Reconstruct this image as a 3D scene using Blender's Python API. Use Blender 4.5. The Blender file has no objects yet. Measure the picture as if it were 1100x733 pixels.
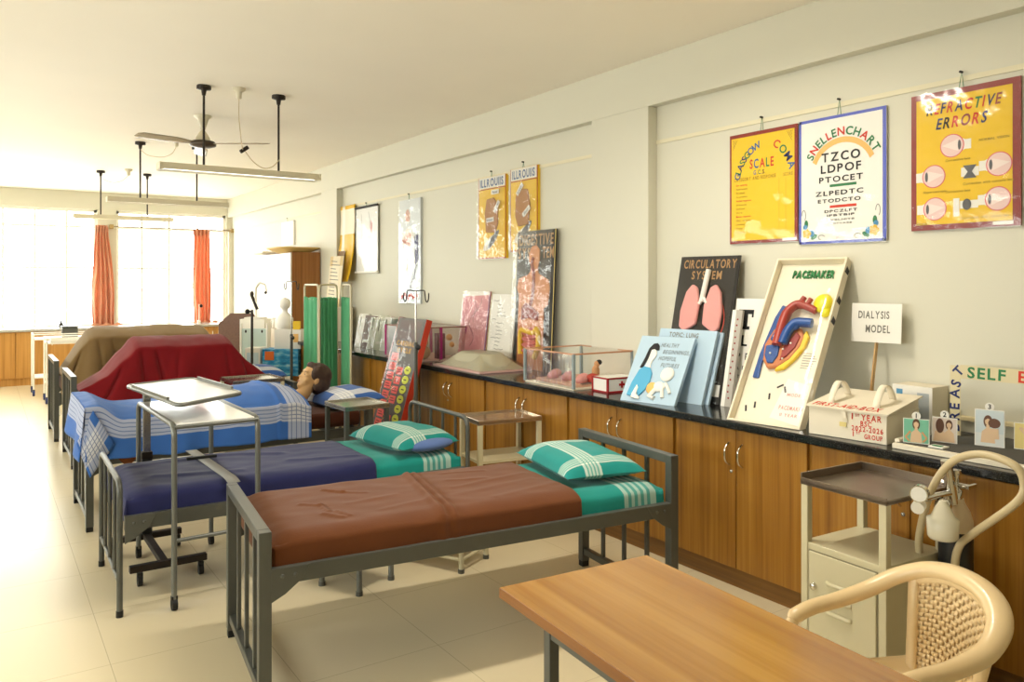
import bpy, bmesh, math, random
from mathutils import Vector, Matrix, noise
random.seed(7)
SC = bpy.context.scene
COL = SC.collection
R = math.radians

# ------------------------------------------------------------------ camera
cd = bpy.data.cameras.new('camera'); cam = bpy.data.objects.new('camera', cd); COL.objects.link(cam)
cd.sensor_width = 36.0; cd.lens = 844.0 / 1100.0 * 36.0
cd.shift_y = -62.5 / 1100.0
cd.clip_start = 0.05; cd.clip_end = 200
cam.location = (0, 0, 1.57)
cam.rotation_euler = (R(90), 0, -math.atan2(570.0, 844.0))
SC.camera = cam

# ------------------------------------------------------------------ light and exposure
SC.view_settings.view_transform = 'Standard'; SC.view_settings.look = 'None'
SC.view_settings.gamma = 1.0; SC.view_settings.use_curve_mapping = False
SC.view_settings.exposure = 0.0
SKY_STRENGTH = 10.5
SUN_STRENGTH = 3.4
LAMP_NEAR_W = 42.0
LAMP_ROW_W = 9.0
w = bpy.data.worlds.new('sky'); SC.world = w; w.use_nodes = True
bg = w.node_tree.nodes['Background']; bg.inputs[0].default_value = (1.0, 0.98, 0.94, 1); bg.inputs[1].default_value = SKY_STRENGTH
sd = bpy.data.lights.new('sun', 'SUN'); so = bpy.data.objects.new('sun', sd); COL.objects.link(so)
sd.energy = SUN_STRENGTH; sd.angle = R(16); sd.color = (1.0, 0.95, 0.86)
so.rotation_euler = (0, R(-46), 0)     # from the west side, down towards +X
so.location = (-6, 6, 8)
def area_portal(loc, rot, sx, sy):
    l = bpy.data.lights.new('window_portal', 'AREA'); l.shape = 'RECTANGLE'; l.size = sx; l.size_y = sy
    l.cycles.is_portal = True
    o = bpy.data.objects.new('window_portal', l); COL.objects.link(o); o.location = loc; o.rotation_euler = rot
area_portal((0.3, 14.78, 1.8), (R(-90), 0, 0), 2.6, 1.96)
area_portal((2.78, 14.78, 1.8), (R(-90), 0, 0), 1.8, 1.96)
for yy in (2.45, 7.15, 11.85):
    area_portal((-1.58, yy, 1.5), (0, R(-90), 0), .9, 4.3)
def area_lamp(name, loc, sx, sy, watts, col=(1.0, 0.925, 0.79)):
    l = bpy.data.lights.new(name, 'AREA'); l.shape = 'RECTANGLE'; l.size = sx; l.size_y = sy
    l.energy = watts; l.color = col; l.spread = R(165)
    o = bpy.data.objects.new(name, l); COL.objects.link(o); o.location = loc
    return o

# ------------------------------------------------------------------ materials
def lin(h):
    if not isinstance(h, str): return tuple(h)
    h = h.lstrip('#'); out = []
    for i in (0, 2, 4):
        c = int(h[i:i+2], 16) / 255.0
        out.append(c / 12.92 if c <= 0.04045 else ((c + 0.055) / 1.055) ** 2.4)
    return tuple(out)
def rgba(h): return (*lin(h), 1.0)
MATS = {}
class NT:
    def __init__(s, name):
        s.m = bpy.data.materials.new(name); s.m.use_nodes = True; s.t = s.m.node_tree; s.n = s.t.nodes
        s.b = s.n['Principled BSDF']
    def node(s, typ, **kw):
        n = s.n.new(typ)
        for k, v in kw.items():
            if k.startswith('i_'): n.inputs[int(k[2:])].default_value = v
            else: setattr(n, k, v)
        return n
    def link(s, a, b): s.t.links.new(a, b)
    def math(s, op, a, b=None):
        n = s.n.new('ShaderNodeMath'); n.operation = op
        for i, x in enumerate((a, b)):
            if x is None: continue
            if isinstance(x, (int, float)): n.inputs[i].default_value = x
            else: s.link(x, n.inputs[i])
        return n.outputs[0]
    def mix(s, fac, a, b):
        n = s.n.new('ShaderNodeMix'); n.data_type = 'RGBA'
        for sock, x in ((n.inputs[0], fac), (n.inputs[6], a), (n.inputs[7], b)):
            if isinstance(x, (int, float)): sock.default_value = x
            elif isinstance(x, tuple): sock.default_value = x
            else: s.link(x, sock)
        return n.outputs[2]
    def coords(s, scale=(1, 1, 1), kind='Object'):
        tc = s.n.new('ShaderNodeTexCoord'); mp = s.n.new('ShaderNodeMapping'); mp.inputs['Scale'].default_value = scale
        s.link(tc.outputs[kind], mp.inputs[0]); return mp.outputs[0]
    def noise(s, scale, detail=3, vec=None, rough=0.5):
        n = s.n.new('ShaderNodeTexNoise'); n.inputs['Scale'].default_value = scale; n.inputs['Detail'].default_value = detail
        n.inputs['Roughness'].default_value = rough
        if vec is not None: s.link(vec, n.inputs['Vector'])
        return n.outputs['Fac']
    def ramp(s, fac, stops):
        n = s.n.new('ShaderNodeValToRGB'); el = n.color_ramp.elements
        while len(el) < len(stops): el.new(0.5)
        for e, (p, c) in zip(el, stops): e.position = p; e.color = rgba(c) if isinstance(c, str) else c
        s.link(fac, n.inputs[0]); return n.outputs[0]
    def bump(s, h, strength=0.2, dist=0.01):
        n = s.n.new('ShaderNodeBump'); n.inputs['Strength'].default_value = strength; n.inputs['Distance'].default_value = dist
        s.link(h, n.inputs['Height']); s.link(n.outputs[0], s.b.inputs['Normal'])
def mat(name, col, rough=0.5, metal=0.0, bump=None, var=0.06, vscale=6.0, spec=0.5, emit=None, coat=0.0):
    if name in MATS: return MATS[name]
    s = NT(name); c = lin(col)
    s.b.inputs['Roughness'].default_value = rough; s.b.inputs['Metallic'].default_value = metal
    s.b.inputs['Specular IOR Level'].default_value = spec; s.b.inputs['Coat Weight'].default_value = coat
    if emit:
        s.b.inputs['Emission Color'].default_value = (*c, 1); s.b.inputs['Emission Strength'].default_value = emit
    f = s.noise(vscale, 4, s.coords())
    a = tuple(min(1, x * (1 - var)) for x in c) + (1,); b = tuple(min(1, x * (1 + var)) for x in c) + (1,)
    s.link(s.mix(f, a, b), s.b.inputs['Base Color'])
    if bump:
        s.bump(s.noise(bump[0], 3, s.coords()), bump[1], 0.004)
    MATS[name] = s.m; return s.m
def wood(name, dark, mid, light, axis=2, rough=0.35, fine=70.0, coat=0.0):
    if name in MATS: return MATS[name]
    s = NT(name); sc = [fine, fine, fine]; sc[axis] = 1.3
    v = s.coords(tuple(sc)); a = s.noise(0.55, 6, v, 0.6)
    sc2 = [9.0, 9.0, 9.0]; sc2[axis] = 0.35
    b = s.noise(1.0, 3, s.coords(tuple(sc2)), 0.6)
    f = s.math('ADD', s.math('MULTIPLY', a, 0.6), s.math('MULTIPLY', b, 0.4))
    s.link(s.ramp(f, [(0.36, dark), (0.5, mid), (0.66, light)]), s.b.inputs['Base Color'])
    s.b.inputs['Roughness'].default_value = rough; s.b.inputs['Coat Weight'].default_value = coat
    s.b.inputs['Coat Roughness'].default_value = 0.15
    s.bump(a, 0.05, 0.002); MATS[name] = s.m; return s.m
def cloth(name, col, ub=(), vb=(), lines_u=(), lines_v=(), band='#ffffff', bandmix=0.55, line='#20306a', linemix=0.8, lw=0.004, rough=0.85, weave=700.0, bumps=0.25, through=0.0):
    """woven cloth; ub / vb are (from, to) bands across the sheet in metres of UV, lines_* are thin yarn lines"""
    if name in MATS: return MATS[name]
    s = NT(name); c = rgba(col)
    uv = s.n.new('ShaderNodeUVMap'); sp = s.n.new('ShaderNodeSeparateXYZ'); s.link(uv.outputs[0], sp.inputs[0])
    nz = s.noise(9.0, 4, s.coords())
    a = tuple(x * 0.9 for x in c[:3]) + (1,); b = tuple(min(1, x * 1.1) for x in c[:3]) + (1,)
    col_s = s.mix(nz, a, b)
    def inside(sock, lo, hi):
        return s.math('MULTIPLY', s.math('GREATER_THAN', sock, lo), s.math('LESS_THAN', sock, hi))
    tot = None
    for sock, bands in ((sp.outputs[0], ub), (sp.outputs[1], vb)):
        for lo, hi in bands:
            m = s.math('MULTIPLY', inside(sock, lo, hi), bandmix)
            tot = m if tot is None else s.math('SUBTRACT', s.math('ADD', tot, m), s.math('MULTIPLY', s.math('MULTIPLY', tot, m), 0.9))
    if tot is not None: col_s = s.mix(tot, col_s, rgba(band))
    lt = None
    for sock, ls in ((sp.outputs[0], lines_u), (sp.outputs[1], lines_v)):
        for p in ls:
            m = inside(sock, p - lw, p + lw)
            lt = m if lt is None else s.math('MAXIMUM', lt, m)
    if lt is not None: col_s = s.mix(s.math('MULTIPLY', lt, linemix), col_s, rgba(line))
    s.link(col_s, s.b.inputs['Base Color'])
    s.b.inputs['Roughness'].default_value = rough; s.b.inputs['Specular IOR Level'].default_value = 0.15
    s.b.inputs['Sheen Weight'].default_value = 0.15
    s.bump(s.noise(weave * 0.25, 2, s.coords()), bumps, 0.002)
    if through:
        tl = s.n.new('ShaderNodeBsdfTranslucent'); s.link(col_s, tl.inputs[0]); mx = s.n.new('ShaderNodeMixShader'); mx.inputs[0].default_value = through
        s.link(s.b.outputs[0], mx.inputs[1]); s.link(tl.outputs[0], mx.inputs[2]); s.link(mx.outputs[0], s.n['Material Output'].inputs[0])
    MATS[name] = s.m; return s.m
def film(name, amount=0.10, rough=0.12, tint=(1, 1, 1, 1), bscale=9.0, bstr=0.9, fr=0.5):
    """clear plastic: mostly see-through, with a glossy crinkled surface"""
    if name in MATS: return MATS[name]
    s = NT(name); s.n.remove(s.b)
    out = s.n['Material Output']; tr = s.n.new('ShaderNodeBsdfTransparent'); tr.inputs[0].default_value = tint
    gl = s.n.new('ShaderNodeBsdfGlossy'); gl.inputs['Roughness'].default_value = rough
    mx = s.n.new('ShaderNodeMixShader')
    bm = s.n.new('ShaderNodeBump'); bm.inputs['Strength'].default_value = bstr; bm.inputs['Distance'].default_value = 0.02
    v = s.coords((1.0, 1.0, 0.35))
    s.link(s.noise(bscale, 2, v), bm.inputs['Height']); s.link(bm.outputs[0], gl.inputs['Normal'])
    lw = s.n.new('ShaderNodeLayerWeight'); lw.inputs[0].default_value = 0.25; s.link(bm.outputs[0], lw.inputs['Normal'])
    f = s.math('ADD', s.math('MULTIPLY', lw.outputs['Fresnel'], fr), amount)
    s.link(f, mx.inputs[0]); s.link(tr.outputs[0], mx.inputs[1]); s.link(gl.outputs[0], mx.inputs[2])
    s.link(mx.outputs[0], out.inputs[0]); MATS[name] = s.m; return s.m
def glass_mat():
    return film('window_glass', 0.03, 0.02, (0.97, 0.99, 0.98, 1), 1.0, 0.0)

M_WALL = mat('cream_paint', (0.69, 0.665, 0.54), 0.55, var=0.02, vscale=2.0, bump=(60, 0.05))
M_CEIL = mat('ceiling_paint', (0.95, 0.885, 0.755), 0.7, var=0.03, vscale=1.3, bump=(25, 0.08))
def floor_mat():
    s = NT('floor_tiles'); v = s.coords()
    sp = s.n.new('ShaderNodeSeparateXYZ'); s.link(v, sp.inputs[0])
    def seam(o, off):
        f = s.math('FRACT', s.math('DIVIDE', s.math('ADD', o, 60.0 - off), 0.6)); d = s.math('MINIMUM', f, s.math('SUBTRACT', 1.0, f))
        return s.math('LESS_THAN', d, 0.0028)
    g = s.math('MAXIMUM', seam(sp.outputs[0], 0.44), seam(sp.outputs[1], 0.0))
    a = s.noise(0.9, 2, v, 0.4); base = s.mix(a, (0.69, 0.59, 0.385, 1), (0.72, 0.615, 0.41, 1))
    s.link(s.mix(s.math('MULTIPLY', g, 0.5), base, (0.30, 0.24, 0.15, 1)), s.b.inputs['Base Color'])
    s.b.inputs['Roughness'].default_value = 0.27
    s.b.inputs['Specular IOR Level'].default_value = 0.5
    return s.m
M_FLOOR = floor_mat()
def granite():
    s = NT('black_granite'); v = s.coords()
    a = s.noise(160.0, 2, v, 0.8); b = s.noise(420.0, 1, v)
    c = s.ramp(a, [(0.45, '#0c0d0d'), (0.60, '#1d1f1f'), (0.72, '#5a5c58')])
    s.link(s.mix(s.math('MULTIPLY', s.math('GREATER_THAN', b, 0.66), 0.4), c, (0.2, 0.2, 0.19, 1)), s.b.inputs['Base Color'])
    s.b.inputs['Roughness'].default_value = 0.13; return s.m
M_GRAN = granite()
M_LAM = wood('cabinet_laminate', '#7d5115', '#98671f', '#ad7d30', 2, 0.32)
M_LAMB = wood('back_cabinet_laminate', '#a87431', '#c08a42', '#d09c52', 2, 0.35)
M_LAMK = wood('cabinet_plinth', '#664416', '#7c541e', '#8c642c', 1, 0.4)
M_DESK = wood('desk_laminate', '#a0691f', '#b57f33', '#c69345', 1, 0.25, 45.0, coat=0.3)
M_DESKE = wood('desk_edge', '#7a4c1e', '#8f5c28', '#a06a30', 1, 0.4)
M_WARD = wood('wardrobe_laminate', '#7c4c1e', '#96602a', '#a87036', 2, 0.35)
M_GREY = mat('grey_enamel', '#565751', 0.35, 0.25, var=0.05)
M_GREYL = mat('light_grey_enamel', '#6f716c', 0.3, 0.35, var=0.05)
M_STEEL = mat('brushed_steel', '#b9b6ae', 0.22, 0.9, var=0.08, vscale=20)
M_STEELD = mat('worn_steel_sheet', '#8b7d6e', 0.28, 0.85, var=0.12, vscale=9)
M_CHROME = mat('chrome', '#d8d6d0', 0.1, 1.0, var=0.03)
M_CREAMP = mat('cream_enamel', '#cfc6a4', 0.35, var=0.04)
M_CREAMT = mat('cream_tube_paint', '#cdbb93', 0.35, var=0.05)
M_IVORY = mat('ivory_plastic', '#efd3a2', 0.28, var=0.03, coat=0.2)
M_BLACK = mat('black_rubber', '#141414', 0.6, var=0.1)
M_DARK = mat('dark_iron', '#2e2620', 0.5, 0.4)
M_WHITE = mat('white_card', '#f2efe6', 0.6, var=0.02)
M_OFFW = mat('white_enamel', '#f0ece0', 0.35, var=0.02)
M_RED = mat('red_tape', '#a8161c', 0.5)
M_MAROON = mat('maroon_border', '#8c2416', 0.4, var=0.2, vscale=40)
M_YEL = mat('yellow_chart_paper', '#f0c61c', 0.6, var=0.03)
M_INK = mat('black_ink', '#1b1a1c', 0.7)
M_INKG = mat('grey_ink', '#77746c', 0.7)
M_INKY = mat('faint_pencil', '#a58420', 0.8)
M_REDI = mat('red_ink', '#d23a24', 0.7)
M_BLUEI = mat('blue_ink', '#2f5f9c', 0.7)
M_GREENI = mat('green_ink', '#2f7d4c', 0.7)
M_NAVYI = mat('navy_ink', '#25306a', 0.7)
M_ORI = mat('orange_wash', '#f0c070', 0.7)
M_SKIN = mat('painted_skin', '#d9a06c', 0.6)
M_SKINL = mat('pale_skin_paint', '#e6c6a0', 0.7)
M_HAIRB = mat('brown_hair_paint', '#6b4a3a', 0.7)
M_PINK = mat('pink_foam', '#e8a09a', 0.6)
M_FILM = film('plastic_film', 0.035, 0.12, (1, 1, 1, 1), 5.5, 0.7, 0.28)
M_FILMW = film('thick_plastic_film', 0.10, 0.18, (0.98, 0.98, 0.97, 1), 9.0, 0.8, 0.35)
M_GLASS = glass_mat()

# ------------------------------------------------------------------ mesh builder
GL = {}
def glyph(ch):
    if ch in GL: return GL[ch]
    cu = bpy.data.curves.new('g', 'FONT'); cu.body = ch; cu.size = 1.0; cu.offset = 0.022; cu.resolution_u = 3
    ob = bpy.data.objects.new('g', cu); COL.objects.link(ob)
    dg = bpy.context.evaluated_depsgraph_get()
    me = bpy.data.meshes.new_from_object(ob.evaluated_get(dg))
    vs = [(v.co.x, v.co.y) for v in me.vertices]; fs = [tuple(p.vertices) for p in me.polygons]
    bpy.data.objects.remove(ob); bpy.data.curves.remove(cu); bpy.data.meshes.remove(me)
    if vs:
        x0 = min(v[0] for v in vs); x1 = max(v[0] for v in vs)
        vs = [(v[0] - x0, v[1]) for v in vs]; wd = x1 - x0
    else: wd = 0.3
    GL[ch] = (vs, fs, wd); return GL[ch]
class MB:
    def __init__(s): s.v = []; s.f = []; s.mi = []; s.sm = []; s.uv = []; s.mats = []; s.T = Matrix.Identity(4); s.c = 0
    def M(s, m):
        if m not in s.mats: s.mats.append(m)
        s.c = s.mats.index(m); return s
    def add(s, vs, fs, smooth=False, uvs=None):
        o = len(s.v); T = s.T
        s.v += [tuple(T @ Vector(p)) for p in vs]
        for i, f in enumerate(fs):
            s.f.append(tuple(o + k for k in f)); s.mi.append(s.c); s.sm.append(smooth)
            s.uv.append([uvs[k] for k in f] if uvs else None)
        return s
    def box(s, x0, x1, y0, y1, z0, z1):
        vs = [(x, y, z) for z in (z0, z1) for y in (y0, y1) for x in (x0, x1)]
        return s.add(vs, [(0, 2, 3, 1), (4, 5, 7, 6), (0, 1, 5, 4), (2, 6, 7, 3), (0, 4, 6, 2), (1, 3, 7, 5)])
    def bar(s, p, q, wdt, hgt, up=(0, 0, 1)):
        p = Vector(p); q = Vector(q); d = (q - p).normalized(); u = Vector(up)
        if abs(d.dot(u)) > 0.98: u = Vector((1, 0, 0))
        a = d.cross(u).normalized() * wdt / 2; b = a.cross(d).normalized() * hgt / 2
        vs = [tuple(c + i * a + j * b) for c in (p, q) for j in (-1, 1) for i in (-1, 1)]
        return s.add(vs, [(0, 2, 3, 1), (4, 5, 7, 6), (0, 1, 5, 4), (2, 6, 7, 3), (0, 4, 6, 2), (1, 3, 7, 5)])
    def tube(s, pts, r, n=10, closed=False, cap=True, flat=1.0, up=None):
        P = [Vector(p) for p in pts]; N = len(P)
        rs = r if isinstance(r, (list, tuple)) else [r] * N
        rings = []; ref = None
        for i in range(N):
            if closed: t = (P[(i + 1) % N] - P[i - 1]).normalized()
            else: t = (P[min(i + 1, N - 1)] - P[max(i - 1, 0)]).normalized()
            if ref is None:
                ref = Vector(up) if up else (Vector((0, 0, 1)) if abs(t.z) < 0.9 else Vector((1, 0, 0)))
            elif up: ref = Vector(up)
            a = (ref - t * ref.dot(t)).normalized(); b = t.cross(a); ref = a
            rings.append([tuple(P[i] + (math.cos(2 * math.pi * k / n) * a * flat + math.sin(2 * math.pi * k / n) * b) * rs[i]) for k in range(n)])
        vs = [p for rg in rings for p in rg]; fs = []
        for i in range(N if closed else N - 1):
            j = (i + 1) % N
            for k in range(n): fs.append((i * n + k, i * n + (k + 1) % n, j * n + (k + 1) % n, j * n + k))
        s.add(vs, fs, True)
        if cap and not closed:
            s.add(rings[0], [tuple(range(n))[::-1]]); s.add(rings[-1], [tuple(range(n))])
        return s
    def cyl(s, p, q, r, n=14): return s.tube([p, q], r, n)
    def lathe(s, prof, c=(0, 0, 0), n=20):
        vs = []; fs = []
        for rr, z in prof:
            for k in range(n):
                a = 2 * math.pi * k / n; vs.append((c[0] + rr * math.cos(a), c[1] + rr * math.sin(a), c[2] + z))
        for i in range(len(prof) - 1):
            for k in range(n): fs.append((i * n + k, i * n + (k + 1) % n, (i + 1) * n + (k + 1) % n, (i + 1) * n + k))
        s.add(vs, fs, True)
        if prof[0][0] > 1e-4: s.add(vs[:n], [tuple(range(n))[::-1]])
        if prof[-1][0] > 1e-4: s.add(vs[-n:], [tuple(range(n))])
        return s
    def ell(s, c, r, n=14, m=9):
        vs = [(c[0] + r[0] * math.sin(math.pi * i / m) * math.cos(2 * math.pi * k / n), c[1] + r[1] * math.sin(math.pi * i / m) * math.sin(2 * math.pi * k / n), c[2] + r[2] * math.cos(math.pi * i / m)) for i in range(m + 1) for k in range(n)]
        fs = [(i * n + k, (i + 1) * n + k, (i + 1) * n + (k + 1) % n, i * n + (k + 1) % n) for i in range(m) for k in range(n)]
        return s.add(vs, fs, True)
    def grid(s, fn, nu, nv, uvfn=None, smooth=True):
        vs = []; uvs = []
        for j in range(nv + 1):
            for i in range(nu + 1):
                u, v = i / nu, j / nv; vs.append(tuple(fn(u, v))); uvs.append(uvfn(u, v) if uvfn else (u, v))
        fs = [(j * (nu + 1) + i, j * (nu + 1) + i + 1, (j + 1) * (nu + 1) + i + 1, (j + 1) * (nu + 1) + i) for j in range(nv) for i in range(nu)]
        return s.add(vs, fs, smooth, uvs)
    # flat artwork in panel space (x right, y up, z out of the face)
    def rect(s, x0, y0, x1, y1, z=0.001): return s.add([(x0, y0, z), (x1, y0, z), (x1, y1, z), (x0, y1, z)], [(0, 1, 2, 3)])
    def poly(s, pts, z=0.001): return s.add([(x, y, z) for x, y in pts], [tuple(range(len(pts)))])
    def disc(s, x, y, rx, ry=None, z=0.001, n=24, rot=0):
        ry = ry or rx; c, q = math.cos(rot), math.sin(rot)
        return s.poly([(x + rx * math.cos(a) * c - ry * math.sin(a) * q, y + rx * math.cos(a) * q + ry * math.sin(a) * c) for a in [2 * math.pi * k / n for k in range(n)]], z)
    def stroke(s, pts, wd, z=0.0012):
        for (x0, y0), (x1, y1) in zip(pts, pts[1:]):
            d = math.hypot(x1 - x0, y1 - y0) or 1e-6; nx, ny = -(y1 - y0) / d * wd / 2, (x1 - x0) / d * wd / 2
            s.add([(x0 - nx, y0 - ny, z), (x1 - nx, y1 - ny, z), (x1 + nx, y1 + ny, z), (x0 + nx, y0 + ny, z)], [(0, 1, 2, 3)])
        return s
    def slab(s, pts, z0, z1, smooth=False):
        n = len(pts); vs = [(x, y, z0) for x, y in pts] + [(x, y, z1) for x, y in pts]
        fs = [tuple(range(n))[::-1], tuple(range(n, 2 * n))] + [(i, (i + 1) % n, n + (i + 1) % n, n + i) for i in range(n)]
        return s.add(vs, fs, smooth)
    def text(s, body, x, y, h, mats, z=0.0015, align='l', gap=0.16, squash=1.0, shear=0.0, jit=0.0, arc=None, fit=None, thick=0.0):
        """h = capital height; arc=(cx, cy, r, a0, a1) lays the letters on a circle"""
        sc = h / 0.69; mats = mats if isinstance(mats, (list, tuple)) else [mats]
        adv = [((glyph(c)[2] if c != ' ' else 0.28) + gap) * sc * squash for c in body]
        tot = sum(adv) - gap * sc * squash
        if fit: k = fit / tot; adv = [a * k for a in adv]; squash *= k; tot = fit
        px = x - (tot / 2 if align == 'c' else (tot if align == 'r' else 0)); n = 0; run = 0.0
        for c, a in zip(body, adv):
            if c != ' ':
                vs, fs, wd = glyph(c); s.M(mats[n % len(mats)]); n += 1
                T = Matrix.Translation((px, y, 0)); jr = random.uniform(-jit, jit)
                if arc:
                    cx, cy, rr, a0, a1 = arc; fr = (run + wd * sc * squash / 2) / tot; an = a0 + (a1 - a0) * fr
                    T = Matrix.Translation((cx + rr * math.cos(an), cy + rr * math.sin(an), 0)) @ Matrix.Rotation(an - math.pi / 2, 4, 'Z') @ Matrix.Translation((-wd * sc * squash / 2, 0, 0))
                T = T @ Matrix.Rotation(jr, 4, 'Z')
                o = [T @ Vector((vx * sc * squash + vy * sc * shear, vy * sc, z)) for vx, vy in vs]
                if thick:
                    s.add(o, fs); m = len(o); lo = [p - Vector((0, 0, thick)) for p in o]
                    ed = {}
                    for f in fs:
                        for a_, b_ in zip(f, f[1:] + f[:1]): ed[(a_, b_)] = 1
                    side = [(a_, m + a_, m + b_, b_) for (a_, b_) in ed if (b_, a_) not in ed]
                    s.add(o + lo, side)
                else: s.add(o, fs)
            px += a; run += a
        return s
    def build(s, name, parent=None, loc=None, bevel=0.0, seg=2, mods=()):
        me = bpy.data.meshes.new(name); me.from_pydata(s.v, [], s.f)
        for m in s.mats: me.materials.append(m)
        for p, mi, sm in zip(me.polygons, s.mi, s.sm): p.material_index = mi; p.use_smooth = sm
        if any(u for u in s.uv):
            ul = me.uv_layers.new(name='UVMap'); k = 0
            for p, u in zip(me.polygons, s.uv):
                for j in range(len(p.vertices)):
                    ul.data[p.loop_start + j].uv = u[j] if u else (0, 0)
        me.update()
        o = bpy.data.objects.new(name, me); COL.objects.link(o)
        if parent is not None: o.parent = parent
        if loc is not None: o.location = loc
        if bevel:
            b = o.modifiers.new('bevel', 'BEVEL'); b.width = bevel; b.segments = seg; b.limit_method = 'ANGLE'; b.angle_limit = R(40)
        return o
def tag(o, label, cat, group=None):
    o['label'] = label; o['category'] = cat
    if group: o['group'] = group
    return o
def thing(name, label, cat, loc=(0, 0, 0), rz=0.0, group=None):
    o = bpy.data.objects.new(name, None); COL.objects.link(o); o.empty_display_size = 0.1
    o.location = loc; o.rotation_euler = (0, 0, rz); return tag(o, label, cat, group)
def struct(o): o['kind'] = 'structure'; return o
def frame(o, org, u, v):
    u = Vector(u).normalized(); v = Vector(v); v = (v - u * v.dot(u)).normalized(); n = u.cross(v)
    m = Matrix(((u.x, v.x, n.x, org[0]), (u.y, v.y, n.y, org[1]), (u.z, v.z, n.z, org[2]), (0, 0, 0, 1)))
    o.matrix_world = m; return o
def nz(x, y, z=0.0, s=1.0): return noise.noise(Vector((x * s, y * s, z * s)))
def copy_thing(src, loc, rz=None):
    c = src.copy(); COL.objects.link(c); c.location = loc
    if rz is not None: c.rotation_euler = (0, 0, rz)
    for ch in src.children:
        d = ch.copy(); COL.objects.link(d); d.parent = c
        for g in ch.children:
            e = g.copy(); COL.objects.link(e); e.parent = d
    return c
def smooth_path(pts, n=8):
    P = [Vector(p) for p in pts]; out = []
    for i in range(len(P) - 1):
        a, b, c, d = P[max(i - 1, 0)], P[i], P[i + 1], P[min(i + 2, len(P) - 1)]
        for k in range(n):
            t = k / n
            out.append(0.5 * ((2 * b) + (c - a) * t + (2 * a - 5 * b + 4 * c - d) * t * t + (3 * b - a - 3 * c + d) * t ** 3))
    out.append(P[-1]); return out
def arc_corner(p, c, q, r, n=5):
    """points rounding the corner c between p and q"""
    p, c, q = Vector(p), Vector(c), Vector(q); a = c + (p - c).normalized() * r; b = c + (q - c).normalized() * r
    return [(a * (1 - t) + c * t) * (1 - t) + (c * (1 - t) + b * t) * t for t in [k / n for k in range(n + 1)]]

# ================================================================== the room
ZC = 3.08; XL = -1.6; XR = 3.78; YB = 14.7; YF = -2.4
struct(MB().M(M_FLOOR).box(XL - .2, XR + .25, YF - .2, YB + .2, -0.12, 0.0).build('floor'))
struct(MB().M(M_CEIL).box(XL - .2, XR + .25, YF - .2, YB + .2, ZC, ZC + .15).build('ceiling'))
m = MB().M(M_WALL); m.box(XR, XR + .22, YF - .2, YB + .2, 0, ZC)
m.box(3.70, XR, YF, YB, 2.755, ZC)
for y0, y1 in ((3.85, 4.44), (9.42, 9.97), (-1.9, -1.3)): m.box(3.70, XR, y0, y1, 0, 2.755)
struct(m.build('wall_right', bevel=0.004))
m = MB().M(M_WALL)
BW = ((-1.1, 1.60), (1.885, 3.68)); S0, S1 = 0.835, 2.79
m.box(XL, XR, YB, YB + .2, 0, S0); m.box(XL, XR, YB, YB + .2, S1, ZC)
m.box(XL, BW[0][0], YB, YB + .2, S0, S1); m.box(BW[0][1], BW[1][0], YB, YB + .2, S0, S1); m.box(BW[1][1], XR, YB, YB + .2, S0, S1)
struct(m.build('wall_back'))
LW = ((0.3, 4.6), (5.0, 9.3), (9.7, 14.0)); L0, L1 = 1.05, 1.95
m = MB().M(M_WALL); m.box(XL - .2, XL, YF - .2, YB + .2, 0, L0); m.box(XL - .2, XL, YF - .2, YB + .2, L1, ZC)
ys = [YF - .2] + [v for p in LW for v in p] + [YB + .2]
for a, b in zip(ys[0::2], ys[1::2]): m.box(XL - .2, XL, a, b, L0, L1)
struct(m.build('wall_left'))
struct(MB().M(M_WALL).box(XL, XR, YF - .2, YF, 0, ZC).build('wall_front'))
M_WFR = mat('window_frame_paint', '#fbf6ec', 0.4)
def window(name, x0, x1, z0, z1, y, cols, rows, left=False):
    f = MB().M(M_WFR); r = 0.017
    def bx(a0, a1, c0, c1, d=0.03):
        if left: f.box(XL - .13 - d, XL - .13 + d, a0, a1, c0, c1)
        else: f.box(a0, a1, y + .10 - d, y + .10 + d, c0, c1)
    bx(x0, x1, z0, z0 + .045); bx(x0, x1, z1 - .045, z1); bx(x0, x0 + .045, z0, z1); bx(x1 - .045, x1, z0, z1)
    for c in cols: bx(c - r, c + r, z0, z1, .014)
    for q in rows: bx(x0, x1, q - r, q + r, .0125)
    o = struct(f.build(name))
    g = MB().M(M_GLASS)
    if left: g.box(XL - .134, XL - .130, x0 + .02, x1 - .02, z0 + .02, z1 - .02)
    else: g.box(x0 + .02, x1 - .02, y + .098, y + .102, z0 + .02, z1 - .02)
    g.build('window_pane', o)
    b = MB().M(mat('grille_rod', '#f4efe6', 0.5))
    k = int((z1 - z0) / .3)
    for i in range(1, k):
        zz = z0 + (z1 - z0) * i / k
        if left: b.cyl((XL - .05, x0, zz), (XL - .05, x1, zz), .003, 6)
        else: b.cyl((x0, y + .04, zz), (x1, y + .04, zz), .003, 6)
    b.build('window_grille', o)
    return o
window('window_1', BW[0][0], BW[0][1], S0, S1, YB, (-0.62, -0.17, 0.28, 0.71, 1.16), (1.82, 2.5))
window('window_2', BW[1][0], BW[1][1], S0, S1, YB, (2.29, 2.73, 3.2), (1.82, 2.5))
for i, (a, b) in enumerate(LW): window('window_%d' % (i + 3), a, b, L0, L1, 0, (a + .86, a + 1.72, a + 2.58, a + 3.44), (1.85,), True)
struct(MB().M(M_WALL).box(3.70, 3.78, YB - .08, YB, 0, 2.5).build('trim_1', bevel=.01))
# picture rail strips along the right wall
m = MB().M(mat('rail_strip', '#e2dabc', 0.5))
for y0, y1 in ((-1.3, 3.85), (4.44, 9.42), (9.97, 14.6)):
    m.box(XR - .008, XR, y0, y1, 2.505, 2.53)
struct(m.build('trim_2'))

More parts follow.
